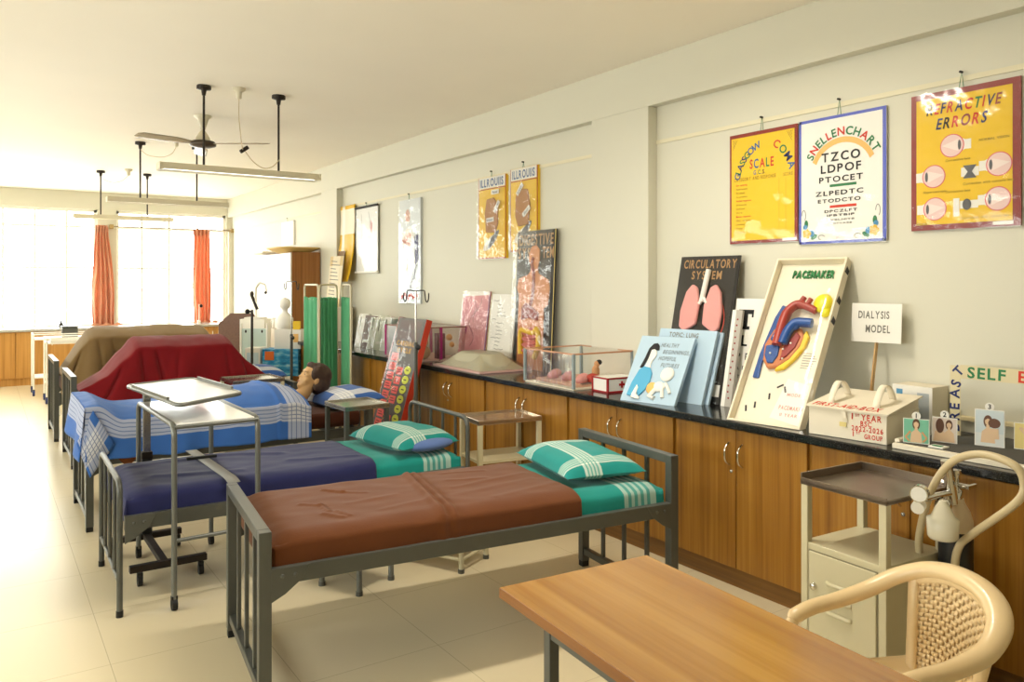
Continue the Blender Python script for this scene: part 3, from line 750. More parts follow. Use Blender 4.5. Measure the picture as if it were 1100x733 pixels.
def drape3(u, v):
    x = -.03 + 1.45 * u; zt = interp(RIDGE, x); ze = interp(EDGE, x); y0 = -.425
    s = v * 1.40; fall = .25                               # arc length from the near hem
    if s < fall:
        t_ = 1 - s / fall; y = y0 - .012 - .02 * t_ + .020 * t_ * math.sin(x * 11 + nz(x * 3, 1) * 3); zz = ze - (ze - .452) * t_ + .012 * nz(x * 3, 4) * t_
        if x > 1.18: y -= .012
    else:
        q = s - fall; y = y0 + q; body = math.sin(math.pi * min(1, max(0, q / .85))) ** .75
        zz = ze + (zt - ze) * body
        if q < .04: zz -= .012 * (1 - q / .04) ** 2
        if q > .85: zz -= (q - .85) * .9; y = y0 + .85 + (q - .85) * .3
    zz += .008 * nz(x * 5, s * 5, 2) + .005 * nz(x * 12, s * 9, 5) + .012 * math.exp(-((x - 1.18 - .02 * math.sin(s * 5)) / .012) ** 2) * (1 if s > .1 else .3)
    return (x, y, zz)
mb = MB().M(M_CHECK).grid(drape3, 130, 90, lambda u, v: (-.03 + 1.45 * u, v * 1.40))
def footfall(u, v):
    y = -.452 + .87 * u; zt = .785 + .006 * math.sin(math.pi * u)
    d = v * .33 * (1 - .25 * u) ; return (-.030 - .03 * v - .02 * math.sin(u * 9) * v, y, zt - d)
mb.grid(footfall, 30, 12, lambda u, v: (-.04 - v * .33, .30 + u * .82))
kite = [(.015, -.445, .77), (-.075, -.43, .57), (-.005, -.475, .355), (.135, -.46, .545)]
def kf(u, v):
    a = Vector(kite[0]) * (1 - u) * (1 - v) + Vector(kite[1]) * u * (1 - v) + Vector(kite[2]) * u * v + Vector(kite[3]) * (1 - u) * v
    return (a.x, a.y - .02 * math.sin(math.pi * u) * math.sin(math.pi * v), a.z)
mb.grid(kf, 14, 14, lambda u, v: (.02 - .26 * u, .34 - .30 * v))
put_cloth(mb, 'checked_sheet', 'blue checked cloth covering the manikin and hanging over the foot of its bed', 'sheet', B3, 0, .004)
mb = MB().M(M_BROWNB); mb.add([(.10, -.425, .60), (.32, -.425, .60), (.30, -.432, .47), (.21, -.436, .385), (.14, -.43, .47)], [(0, 4, 3, 2, 1)])
put_cloth(mb, 'blanket_corner', 'brown blanket corner hanging below the checked cloth', 'blanket', B3, 0, .006)
# --- training manikin (one body, remeshed from overlapping volumes)
def remesh(o, vox, smooth=4):
    r = o.modifiers.new('remesh', 'REMESH'); r.mode = 'VOXEL'; r.voxel_size = vox; r.use_smooth_shade = True
    s = o.modifiers.new('smooth', 'SMOOTH'); s.iterations = smooth; s.factor = .5
HC = Vector((2.165, 6.03, .815)); up = Vector((.46, 0, .888)); fwd = Vector((-.888, 0, .46)); side = up.cross(fwd)
HT = Matrix(((fwd.x, side.x, up.x, HC.x), (fwd.y, side.y, up.y, HC.y), (fwd.z, side.z, up.z, HC.z), (0, 0, 0, 1)))
M_FACE = mat('manikin_vinyl', '#c49a66', .45, var=.12, vscale=18)
b = MB().M(M_FACE); b.T = HT
b.ell((-.012, 0, .035), (.098, .074, .088)); b.ell((.035, 0, -.03), (.058, .060, .075)); b.ell((.055, 0, -.085), (.034, .036, .028))
b.ell((.084, 0, -.004), (.014, .012, .030)); b.ell((.096, 0, -.024), (.014, .014, .012)); b.ell((.072, 0, .030), (.022, .052, .014))
b.ell((.078, 0, -.052), (.016, .024, .008)); b.ell((.077, 0, -.064), (.015, .021, .008))
for s in (-1, 1):
    b.ell((.060, s * .034, .002), (.022, .024, .018)); b.ell((.050, s * .045, -.035), (.022, .018, .022)); b.ell((-.018, s * .076, -.012), (.020, .010, .032))
b.T = Matrix.Identity(4)
b.tube([(2.16, 6.03, .79), (2.09, 6.02, .70), (2.00, 6.01, .665), (1.90, 6.0, .67)], [.055, .054, .062, .085], 16)
b.ell((1.78, 6.0, .69), (.16, .20, .085)); b.ell((1.55, 6.0, .685), (.26, .15, .08)); b.ell((1.32, 6.0, .675), (.16, .15, .07))
for s in (-1, 1):
    b.tube([(1.80, 6.0 + s * .19, .69), (1.55, 6.0 + s * .225, .665), (1.30, 6.0 + s * .215, .66)], [.05, .04, .032], 12); b.ell((1.24, 6.0 + s * .21, .655), (.065, .032, .02))
    b.tube([(1.30, 6.0 + s * .09, .68), (.98, 6.0 + s * .09, .655), (.66, 6.0 + s * .08, .645)], [.08, .052, .034], 14); b.ell((.66, 6.0 + s * .08, .67), (.03, .035, .06))
man = b.build('training_manikin'); remesh(man, .0065, 3); tag(man, 'training manikin lying in bed with its head raised on a blue pillow', 'manikin')
b = MB().M(mat('manikin_hair', '#3a2414', .6, bump=(60, .8), var=.35, vscale=30)); b.T = HT
b.ell((-.040, 0, .050), (.108, .088, .092)); b.ell((-.075, 0, -.01), (.085, .088, .095)); b.ell((.040, 0, .088), (.045, .055, .032))
for s in (-1, 1): b.ell((-.005, s * .060, .05), (.055, .026, .062)); b.ell((-.045, s * .066, -.045), (.04, .022, .045))
hr = b.build('hair'); remesh(hr, .007, 2); hr.parent = man
b = MB().M(M_INK); b.T = HT
for s in (-1, 1): b.ell((.0815, s * .033, .004), (.004, .014, .0028), 10, 6); b.ell((.0855, s * .033, .026), (.004, .018, .003), 10, 6)
b.build('eyelids', man)
b = MB().M(mat('lip_paint', '#a8654c', .5)); b.T = HT; b.ell((.0925, 0, -.058), (.004, .019, .006), 12, 6); b.build('lips', man)

# ================================================================== small tables, stools, trolleys
def steel_table(name, label, loc, rz, lx, ly, h, zs, M, Mtop, leg=.028, rim=.012, shelf=True, cat='side table', group=None):
    t = thing(name, label, cat, loc, rz, group)
    b = MB().M(Mtop).box(-lx / 2, lx / 2, -ly / 2, ly / 2, h - .012, h)
    for a in ((-lx / 2, lx / 2, -ly / 2, -ly / 2 + .006), (-lx / 2, lx / 2, ly / 2 - .006, ly / 2), (-lx / 2, -lx / 2 + .006, -ly / 2, ly / 2), (lx / 2 - .006, lx / 2, -ly / 2, ly / 2)): b.box(*a, h - .02, h + rim)
    b.build('tray_top', t, bevel=.002)
    if shelf: MB().M(M).box(-lx / 2 + .004, lx / 2 - .004, -ly / 2 + .004, ly / 2 - .004, zs - .02, zs).build('shelf', t, bevel=.002)
    for sx in (-1, 1):
        for sy in (-1, 1):
            x, y = sx * (lx / 2 - leg / 2 - .002), sy * (ly / 2 - leg / 2 - .002)
            MB().M(M).box(x - leg / 2, x + leg / 2, y - leg / 2, y + leg / 2, 0, h - .013).build('leg', t, bevel=.003)
    return t
steel_table('rack_table', 'cream legged rack table with a steel top between the two nearest beds', (2.945, 4.505, 0), R(-8), .47, .34, .655, .40, M_CREAMP, mat('warm_steel', '#cdbda8', .2, .85, var=.1), .03)
steel_table('bedside_table', 'grey bedside table with a mirror bright steel top by the manikin pillow', (2.205, 5.23, 0), R(2), .335, .36, .715, .45, M_GREY, M_STEEL, .03)
steel_table('bedside_table', 'small cream bedside table between the manikin bed and the red drape', (2.04, 7.24, 0), R(2), .46, .40, .70, .35, M_CREAMP, M_STEEL, .028)
steel_table('low_table', 'low white table with a linen pile behind the farthest bed', (1.15, 10.95, 0), 0, .8, .42, .50, .2, M_OFFW, M_OFFW, .028)
b = MB().M(cloth('linen', '#f2efe8', ub=[(.02, .30)], band='#2d4a8a', bandmix=.8)); b.grid(lambda u, v: (.66 * u, .34 * v, .10 * math.sin(math.pi * min(1, max(0, v * 1.15))) ** .4 * (1 - (2 * u - 1) ** 8) ** .5), 24, 16, lambda u, v: (v * .8, u))
o = b.build('linen_pile'); o.location = (.82, 10.78, .513); tag(o, 'folded white linen with a blue stripe on the low white table', 'linen')
# near bedside locker
t = thing('bedside_locker', 'cream metal bedside locker with a steel tray top beside the desk', 'locker', (2.848, 1.732, 0), R(-3)); t.scale = (.93, .94, 1)
b = MB().M(M_STEELD).box(-.205, .205, -.195, .195, .782, .795)
for a in ((-.205, .205, .187, .195, .03), (.197, .205, -.195, .195, .03), (-.205, -.197, -.195, .195, .012), (-.205, .205, -.195, -.187, .004)): b.box(a[0], a[1], a[2], a[3], .78, .795 + a[4])
b.build('tray_top', t, bevel=.002)
for sx in (-1, 1):
    for sy in (-1, 1): MB().M(M_CREAMP).box(sx * .187 - .016, sx * .187 + .016, sy * .177 - .016, sy * .177 + .016, 0, .782).build('leg', t, bevel=.003)
c = MB().M(M_CREAMP).box(-.198, .198, -.19, .19, .10, .56).build('body', t, bevel=.003)
d = MB().M(M_CREAMP).box(-.206, -.199, -.152, .152, .135, .53); d.build('door', t, bevel=.003)
g = MB().M(mat('cream_shadow_gap', '#8c8468', .6)).box(-.2005, -.199, -.157, .157, .13, .535).build('door_gap', t)
for k in range(3):
    MB().M(M_CREAMP).tube([(-.206, -.045, .43 - k * .055), (-.213, -.035, .43 - k * .055), (-.213, .055, .43 - k * .055), (-.206, .065, .43 - k * .055)], .009, 8).build('louvre', t)
q = MB().M(M_CHROME); q.lathe([(.014, 0), (.014, .012), (.009, .016), (0, .017)], (0, 0, 0), 14); q.v = [(-.206 - z, y + .125, x + .40) for x, y, z in q.v]; q.build('knob', t)
b = MB().M(M_CREAMP).box(-.24, .24, -.17, .17, 0, .33); b.box(-.25, .25, -.18, .18, .33, .345); o = b.build('storage_box', bevel=.004); o.location = (1.74, 6.2, 0); tag(o, 'cream storage box on the floor under the manikin bed', 'box')
# stools under the nearest bed
def stool(label, loc, rz, w_, d_, h, M, rung):
    t = thing('foot_stool', label, 'stool', loc, rz, 'foot stools under the beds')
    MB().M(M).box(-w_ / 2, w_ / 2, -d_ / 2, d_ / 2, h - .025, h).build('seat', t, bevel=.006)
    for sx in (-1, 1):
        for sy in (-1, 1):
            l = MB().M(M).cyl((sx * (w_ / 2 - .02), sy * (d_ / 2 - .02), .02), (sx * (w_ / 2 - .02), sy * (d_ / 2 - .02), h - .025), .0145, 12).build('leg', t)
            MB().M(M_GREY).cyl((sx * (w_ / 2 - .02), sy * (d_ / 2 - .02), 0), (sx * (w_ / 2 - .02), sy * (d_ / 2 - .02), .022), .018, 12).build('leg_cap', l)
    if rung:
        b = MB().M(M); x, y = w_ / 2 - .02, d_ / 2 - .02
        for p, q in (((-x, -y), (x, -y)), ((x, -y), (x, y)), ((x, y), (-x, y)), ((-x, y), (-x, -y))): b.cyl((*p, .070), (*q, .070), .0095, 8)
        b.build('rung', t)
    return t
stool('cream foot stool with side rungs under the middle of the brown bed', (2.175, 3.915, 0), R(26.8), .30, .446, .24, M_CREAMP, True)
stool('grey legged foot stool under the brown blanket, left of the runged stool', (1.63, 3.865, 0), R(24.8), .286, .296, .20, M_GREYL, False)

def caster(b, x, y, r=.028):
    b.M(M_BLACK).cyl((x - .012, y, r), (x + .012, y, r), r, 14); b.box(x - .014, x + .014, y - .012, y + .012, r, r * 2 + .012)
# overbed table, white top
t = thing('overbed_table', 'white topped overbed table on four castored legs straddling the navy bed', 'overbed table', (.955, 4.475, 0), R(1.5))
lx, ly, h = .40, .88, .885
MB().M(mat('white_laminate_top', '#fbfbf8', .16)).box(-lx / 2 + .012, lx / 2 - .012, -ly / 2 + .012, ly / 2 - .012, h - .022, h + .004).build('tabletop', t, bevel=.004)
for sx in (-1, 1):
    pts = [(0, 0, 0)]
    x = sx * lx / 2
    pts = [(x, -ly / 2, .05)] + [tuple(p) for p in arc_corner((x, -ly / 2, .2), (x, -ly / 2, h), (x, 0, h), .06, 6)] + [tuple(p) for p in arc_corner((x, 0, h), (x, ly / 2, h), (x, ly / 2, .2), .06, 6)] + [(x, ly / 2, .05)]
    fr = MB().M(M_GREYL).tube(pts, .0135, 12, up=(1, 0, 0)).build('leg_frame', t)
    for sy in (-1, 1):
        c = MB(); caster(c, x, sy * ly / 2); c.build('caster', fr)
MB().M(M_GREYL).cyl((-lx / 2, -ly / 2, h - .01), (lx / 2, -ly / 2, h - .01), .010, 10).build('cross_bar', t)
MB().M(M_GREYL).cyl((-lx / 2, ly / 2, h - .01), (lx / 2, ly / 2, h - .01), .010, 10).build('cross_bar', t)
MB().M(M_GREYL).cyl((-lx / 2, -ly / 2, .33), (lx / 2, -ly / 2, .33), .010, 10).build('cross_bar', t)
# overbed table, tilting tray on one column
t = thing('overbed_table', 'column overbed table with a pale grey rimmed tray, left of the manikin', 'overbed table', (.80, 5.00, 0), 0)
b = MB().M(M_DARK).box(-.19, .19, -.02, .02, .075, .11); b.box(-.17, .21, -.57, -.53, .075, .11); b.box(-.02, .02, -.53, 0, .078, .108); b.build('base', t, bevel=.004)
for x, y in ((-.17, 0), (.17, 0), (-.12, -.55), (.18, -.55)):
    c = MB(); caster(c, x, y); c.build('caster', t)
MB().M(mat('dark_grey_enamel', '#3f403e', .35, .4)).box(-.028, .028, -.022, .022, .10, .58).build('column', t, bevel=.003)
MB().M(M_STEEL).box(-.02, .02, -.016, .016, .55, .95).build('inner_column', t, bevel=.003)
MB().M(M_DARK).box(-.03, .03, -.026, .026, .545, .585).build('clamp', t, bevel=.004)
top = bpy.data.objects.new('tray_table', None)
b = MB().M(mat('tray_grey', '#c6c6c0', .3))
cs = [(-.11, -.02), (.28, .14), (.36, -.70), (-.01, -.96)]
def rounded(cs, r):
    out = []
    for i, c in enumerate(cs): out += [(p.x, p.y) for p in arc_corner((*cs[i - 1], 0), (*c, 0), (*cs[(i + 1) % 4], 0), r, 5)]
    return out
poly = rounded(cs[::-1], .06); b.slab(poly, .972, .982); tt = b.build('tabletop', t)
b = MB().M(M_GREYL).tube([(x, y, .977) for x, y in poly], .011, 8, closed=True, up=(0, 0, 1)); b.build('rim', tt)
for p, q in ((cs[0], cs[3]), (cs[1], cs[2])):
    P, Q = Vector((*p, .99)), Vector((*q, .99)); k = (Q - P); MB().M(M_GREYL).bar(P + k * .14, P + k * .82, .012, .02).build('ledge', tt)
MB().M(M_GREY).bar((0, 0, .955), (.18, -.42, .955), .06, .03).build('arm', t)
# instrument trolleys by the window
def trolley(label, x, y, lx, ly):
    t = thing('instrument_trolley', label, 'trolley', (x, y, 0), 0, 'instrument trolleys by the back window')
    for z in (.79, .26):
        b = MB().M(M_OFFW).box(0, lx, -ly / 2, ly / 2, z - .02, z)
        b.build('tray', t, bevel=.004)
    b = MB().M(M_OFFW)
    for q in ((0, -ly / 2, lx, -ly / 2), (0, ly / 2, lx, ly / 2), (0, -ly / 2, 0, ly / 2)): b.cyl((q[0], q[1], .85), (q[2], q[3], .85), .008, 8)
    b.build('guard_rail', t)
    for xx in (0, lx):
        for s in (-1, 1):
            l = MB().M(M_OFFW).cyl((xx, s * ly / 2, .06), (xx, s * ly / 2, .855), .011, 10).build('leg', t)
            c = MB().M(mat('blue_caster', '#2c3a72', .5)); c.cyl((xx - .013, s * ly / 2, .04), (xx + .013, s * ly / 2, .04), .04, 14); c.M(M_GREY).box(xx - .016, xx + .016, s * ly / 2 - .012, s * ly / 2 + .012, .04, .09); c.build('caster', l)
    return t
trolley('white instrument trolley nearer the window, with blue castors', .60, 12.95, .72, .46)
trolley('white instrument trolley nearer the beds', .70, 12.02, .66, .44)
b = MB().M(M_OFFW).box(-.24, .24, -.15, .15, 0, .008); b.box(-.25, .25, -.16, -.15, 0, .035); b.box(-.25, .25, .15, .16, 0, .035); b.box(-.25, -.24, -.16, .16, 0, .035); b.box(.24, .25, -.16, .16, 0, .035)
o = b.build('instrument_tray', bevel=.003); o.location = (1.0, 12.0, .792); tag(o, 'white enamel tray on the nearer instrument trolley', 'tray')
b = MB().M(M_GREY).box(-.10, .10, -.09, .09, 0, .14); b.box(-.11, .11, -.10, .10, .14, .16); o = b.build('sterilizer_drum', bevel=.008); o.location = (1.05, 12.9, .792); tag(o, 'small grey instrument box on the far trolley', 'box')

# drip stands, folding screen
def drip(label, loc, h, zt, hooks=True, low=.0):
    t = thing('drip_stand', label, 'drip stand', loc, 0, None)
    b = MB().M(M_GREY)
    for k in range(4):
        a = R(45 + 90 * k); b.tube([(0, 0, .09), (.1 * math.cos(a), .1 * math.sin(a), .075), (.22 * math.cos(a), .22 * math.sin(a), .02)], .012, 8)
    b.build('base', t)
    MB().M(M_GREY).cyl((0, 0, .05), (0, 0, zt), .016, 12).build('pole', t)
    MB().M(M_STEEL).cyl((0, 0, zt - .05), (0, 0, h), .008, 10).build('inner_pole', t)
    MB().M(M_BLACK).ell((.0, -.035, zt - .04), (.022, .03, .022)).build('knob', t)
    if hooks:
        hk = MB().M(M_DARK); r = .17
        for s in (-1, 1):
            hk.tube(smooth_path([(0, 0, h), (0, s * r * .62, h + .005), (0, s * r * .72, h - .02), (0, s * r * .78, h - .07), (0, s * r * .9, h - .085), (0, s * r * 1.0, h - .06), (0, s * r * 1.02, h - .015)], 4), .005, 8)
        o = hk.build('hook', t); o.rotation_euler = (0, 0, R(8))
    return t
drip('drip stand with a double hook beside the red edged board', (2.86, 5.60, 0), 1.505, 1.10)
drip('thin drip stand left of the green folding screen', (2.86, 8.62, 0), 1.58, 1.0, True)
t = thing('bed_pole', 'dark pole with a clamp knob at the head of the olive draped bed', 'pole', (2.50, 8.88, 0))
MB().M(M_DARK).cyl((0, 0, 0), (0, 0, 1.27), .014, 12).build('pole', t); MB().M(M_BLACK).ell((-.05, 0, 1.25), (.028, .02, .028)).cyl((-.05, 0, 1.25), (0, 0, 1.25), .010, 8).build('knob', t); MB().M(M_DARK).lathe([(.12, 0), (.12, .012), (.02, .02)], (0, 0, 0), 20).build('base', t)
SP = [(2.84, 8.14), (2.805, 7.62), (3.075, 7.80), (3.09, 7.72), (3.03, 7.33)]
t = thing('folding_screen', 'three panel folding screen with green curtains in front of the cupboards', 'screen', (SP[1][0], SP[1][1], 0))
O = Vector((SP[1][0], SP[1][1], 0))
M_GRN = cloth('green_curtain', '#70c492', rough=.8, through=.3)
for i, (a, b_) in enumerate(((0, 1), (1, 2), (3, 4))):
    P = Vector((*SP[a], 0)) - O; Q = Vector((*SP[b_], 0)) - O; H_ = 1.55
    z = Vector((0, 0, 1)); d = (Q - P).normalized(); P2 = P + d * .012; Q2 = Q - d * .012
    pts = [P2 + z * .02] + arc_corner(P2 + z * .4, P2 + z * H_, Q2 + z * H_, .05, 5) + arc_corner(P2 + z * H_, Q2 + z * H_, Q2 + z * .4, .05, 5) + [Q2 + z * .02]
    m = MB().M(M_CREAMP).tube(pts, .011, 10, up=d.cross(z)); m.cyl(P2 + z * .22, Q2 + z * .22, .009, 8); f = m.build('panel_frame', t)
    n = d.cross(z); ln = (Q - P).length
    def cf(u, v, P=P, d=d, n=n, ln=ln, i=i):
        p = P + d * (.025 + (ln - .05) * u) + n * (.028 * math.sin(u * 2 * math.pi * 6 + i + 2.2 * nz(u * 3, v * 1.5 + i)) * (1 - .3 * v) * (.7 + .6 * nz(u * 4, i))); return (p.x, p.y, .24 + 1.18 * v + .006 * math.sin(u * 44))
    o = MB().M(M_GRN).grid(cf, 70, 14).build('curtain', f); s_ = o.modifiers.new('thick', 'SOLIDIFY'); s_.thickness = .003
    m = MB().M(M_STEEL).cyl(P2 + z * 1.40 + d * .01, Q2 + z * 1.40 - d * .01, .004, 6).build('curtain_wire', f)

# ================================================================== wall charts
WU = (0, -1, 0); WV = (0, 0, 1); XW = 3.765
def panel_film(parent, w_, h_, z, M=None, amp=.004, seed=0, margin=.004, name='plastic_film'):
    def f(u, v):
        e = min(1, 8 * min(u, 1 - u, v, 1 - v)); return (-margin + (w_ + 2 * margin) * u, -margin + (h_ + 2 * margin) * v, z + amp * e * (1.0 + nz(u * 2.5 + seed, v * 5, seed) + .5 * abs(nz(u * 6, v * 12 + seed, 2))))
    return MB().M(M or M_FILM).grid(f, 24, 36).build(name, parent)
def string_mb(xc, y0, y1, sp=.012):
    return MB().M(M_GREENI).tube([(xc - sp, y0, .002), (xc, y1, .004), (xc + sp * .6, y0, .002)], .0018, 5).M(M_DARK).cyl((xc, y1 - .006, .0), (xc, y1 - .006, .02), .006, 8)
def chart(name, label, y, z0, w_, h_, paper, thick=.006, cat='chart', group='hand made charts hung on the right wall', roll=0.0):
    b = MB().M(paper).box(0, w_, 0, h_, -thick, 0); return b
def finish(b, name, label, cat, org, u=WU, v=WV, group=None):
    o = b.build(name); frame(o, org, u, v); return tag(o, label, cat, group)
GW = 'hand made charts hung on the right wall'

# --- refractive errors
w_, h_ = .489, .655
b = chart('', '', 0, 0, w_, h_, M_MAROON); b.M(M_YEL).rect(.026, .026, w_ - .034, h_ - .028)
hd = [M_INK, M_REDI, M_REDI, M_NAVYI]
b.text('REFRACTIVE', .075, h_ - .105, .048, [M_INK, M_REDI, M_NAVYI, M_REDI, M_NAVYI, M_REDI, M_GREENI, M_REDI, M_NAVYI, M_MAROON], .002, fit=.33, shear=.18, jit=.04)
b.text('ERRORS', .12, h_ - .178, .050, [M_NAVYI, M_INK, M_REDI, M_MAROON, M_REDI, M_NAVYI], .002, fit=.225, shear=.18, jit=.04)
M_RIM = mat('eye_rim_pink', '#e0636a'); M_EYE = mat('eye_wash', '#efcfc8'); M_LENS = mat('lens_grey', '#5d5d60')
def eye(x, y, r, s, extra=None):
    b.M(M_WHITE).disc(x + s * r * .82, y, r * .42, r * .5, .0016); b.M(M_WHITE).rect(x + min(0, s * r * 1.55), y - r * .42, x + max(0, s * r * 1.55), y + r * .40, .0014)
    b.M(M_RIM).disc(x, y, r, r, .002, 32); b.M(M_EYE).disc(x, y, r * .92, r * .92, .0024, 32)
    b.M(mat('ray_pink', '#f6e4dc')).poly([(x + s * r * .5, y + r * .5), (x - s * r * .85, y + .004), (x + s * r * .5, y - r * .5)], .0028)
    b.M(M_LENS).disc(x + s * r * .62, y, r * .13, r * .42, .0032)
def lensshape(x, y, kind, r):
    if kind == 'concave': b.M(M_WHITE).rect(x - r * 1.3, y - r * .7, x + r * 1.3, y + r * .7, .0016); b.M(M_LENS).poly([(x - r, y + r), (x - r * .3, y), (x - r, y - r), (x + r, y - r), (x + r * .3, y), (x + r, y + r)], .0034)
    elif kind == 'convex': b.M(M_WHITE).rect(x - r * 1.2, y - r * .7, x + r * 1.9, y + r * .7, .0016); b.M(M_LENS).disc(x, y, r * .75, r, .0034)
    else: b.M(M_WHITE).rect(x - r * .5, y - r * 1.5, x + r * .5, y + r * 1.5, .0034)
eye(.195, h_ - .265, .055, 1); eye(.110, h_ - .400, .055, -1); eye(.400, h_ - .375, .055, -1); eye(.115, h_ - .555, .055, -1); eye(.395, h_ - .530, .055, -1)
lensshape(.275, h_ - .395, 'concave', .030); lensshape(.215, h_ - .555, 'flat', .028); lensshape(.262, h_ - .545, 'convex', .026)
for s_, x, y in (('NORMAL VISION', .315, h_ - .262), ('Corrective lens', .165, h_ - .338), ('Hypermetropia', .060, h_ - .478), ('Correction with concave lens', .245, h_ - .455), ('Corrective lens', .165, h_ - .485), ('Myopia', .030, h_ - .628), ('Correction with convex lens', .235, h_ - .612)):
    b.text(s_, x, y, .011, M_INKY, .002, gap=.08)
b.M(M_WHITE).rect(w_ - .115, .008, w_ - .03, .024, .002)
p = finish(b, 'wall_chart', 'yellow refractive errors chart with a maroon border and eyeball drawings', 'chart', (XW, 2.089, 1.822), group=GW)
panel_film(p, w_, h_, .005, seed=3); string_mb(.24, h_, h_ + .075).build('hanging_string', p)
# --- eye test chart
w_, h_ = .508, .680
M_BORD = mat('blue_border_ink', '#5a66c4')
b = chart('', '', 0, 0, w_, h_, M_WHITE); b.M(M_BORD)
for q in ((0, 0, w_, .014), (0, h_ - .016, w_, h_), (0, 0, .014, h_), (w_ - .020, 0, w_, h_)): b.rect(*q)
b.M(M_ORI)
arcp = [(w_ * .52 + .190 * math.cos(a), .385 + .175 * math.sin(a)) for a in [R(160 - 140 * k / 16) for k in range(17)]]; arci = [(w_ * .52 + .165 * math.cos(a), .375 + .155 * math.sin(a)) for a in [R(160 - 140 * k / 16) for k in range(17)]]
for k in range(16): b.poly([arci[k], arci[k + 1], arcp[k + 1], arcp[k]], .0015)
b.text('SNELLENCHART', 0, 0, .042, [M_GREENI, M_REDI, M_GREENI, M_GREENI, M_REDI, M_GREENI, M_REDI, M_GREENI], .002, arc=(w_ * .52, .375, .195, R(156), R(24)), gap=.1)
for s_, y, h2, wd in (('TZCO', .438, .046, .225), ('LDPOF', .378, .042, .235), ('PTOCET', .326, .030, .255)):
    b.text(s_, w_ * .5, y, h2, M_INK, .002, 'c', fit=wd)
b.M(M_GREENI).rect(.19, .300, .345, .314); b.text('ZLPEDTC', w_ * .48, .256, .024, M_INK, .002, 'c', fit=.28); b.text('ETODCTO', w_ * .48, .218, .019, M_INK, .002, 'c', fit=.25)
b.M(M_REDI).rect(.19, .188, .345, .202); b.text('DPCZLFT', w_ * .5, .164, .014, M_INK, .002, 'c', fit=.19); b.text('IPBTBIP', w_ * .5, .143, .011, M_INK, .002, 'c', fit=.16); b.text('VBLNITB', w_ * .52, .120, .009, M_INKG, .002, 'c', fit=.14); b.text('OTVAZB', w_ * .52, .101, .008, M_INKG, .002, 'c', fit=.11)
def flower(x, y, s):
    b.M(M_GREENI).disc(x + s * .045, y - .02, .022, .012, .0016, rot=.5 * s).disc(x - s * .004, y + .052, .012, .022, .0016)
    b.M(mat('petal_blue', '#4a90c0')).disc(x + s * .03, y + .0, .018, None, .0018).disc(x - s * .01, y + .035, .014, None, .0018)
    b.M(mat('petal_yellow', '#f0c030'))
    for k in range(5): b.disc(x + .016 * math.cos(k * 1.257), y + .016 * math.sin(k * 1.257), .012, None, .002, 12)
    b.M(M_ORI).disc(x, y, .008, None, .0024, 12)
    b.M(M_INK).stroke([(x - s * .02 + .012 * math.cos(a), y + .10 + .03 * math.sin(a)) for a in [R(-60 + 30 * k) for k in range(9)]], .003); b.stroke([(x + s * .09 + .02 * math.cos(a), y - .024 + .012 * math.sin(a)) for a in [R(20 + 30 * k) for k in range(9)]], .003)
flower(.05, .058, 1); flower(w_ - .065, .058, -1)
b.text('group', w_ * .5, .025, .012, mat('pink_pencil', '#d8b0b0'), .002, 'c')
p = finish(b, 'wall_chart', 'white eye test chart with a blue border and flowers in its lower corners', 'chart', (XW, 2.724, 1.782), group=GW)
panel_film(p, w_, h_, .005, seed=8); string_mb(.25, h_, h_ + .085).build('hanging_string', p)
# --- coma scale
w_, h_ = .478, .655
b = chart('', '', 0, 0, w_, h_, M_MAROON); b.M(M_YEL).rect(.014, .018, w_ - .020, h_ - .022)
b.text('GLASSGOW', 0, 0, .040, [M_BLUEI, M_GREENI, M_NAVYI, M_GREENI, M_NAVYI, M_GREENI, M_BLUEI], .002, arc=(.295, .345, .222, R(170), R(108)), gap=.10)
b.text('COMA', 0, 0, .044, [M_REDI, M_GREENI, M_NAVYI, M_BLUEI], .002, arc=(.205, .355, .225, R(62), R(12)), gap=.10)
b.text('SCALE', .235, .440, .052, [M_REDI, M_BLUEI, M_REDI, M_GREENI, M_REDI], .002, 'c', fit=.17); b.text('G.C.S.', .22, .402, .024, [M_BLUEI, M_INK, M_GREENI], .002, 'c', fit=.085)
b.text('CATEGORY AND RESPONSE', .035, .372, .020, M_INKY, .002, fit=.30); b.text('SCORE', .385, .372, .018, M_INKY, .002, fit=.062)
for k, (s_, c) in enumerate((('Eye opening', M_REDI), ('Spontaneous', M_INKY), ('To sound', M_INKY), ('To pressure', M_INKY), ('Verbal response', M_REDI), ('Orientated', M_INKY), ('Confused', M_INKY), ('Words', M_INKY), ('Motor response', M_REDI), ('Obey commands', M_INKY), ('Localising', M_INKY), ('Flexion', M_INKY), ('Extension', M_INKY))):
    b.text(s_, .05, .345 - k * .0235, .010, c, .002, gap=.1)
b.M(M_INKY).rect(.355, .05, .3565, .36, .0015); b.rect(.40, .05, .4015, .36, .0015)
for sx in (0, 1):
    x = .02 if not sx else w_ - .03; d = 1 if not sx else -1
    for k in range(4): b.M(M_INK).stroke([(x + d * (.004 + .012 * k), h_ - .03), (x + d * .006, h_ - .04 - .016 * k)], .002)
b.M(M_WHITE).rect(w_ - .10, .006, w_ - .006, .022, .002)
p = finish(b, 'wall_chart', 'yellow coma scale chart with a maroon border, left of the eye test chart', 'chart', (XW, 3.212, 1.804), group=GW)
panel_film(p, w_, h_, .005, seed=13); string_mb(.24, h_ - .002, h_ + .08).build('hanging_string', p)
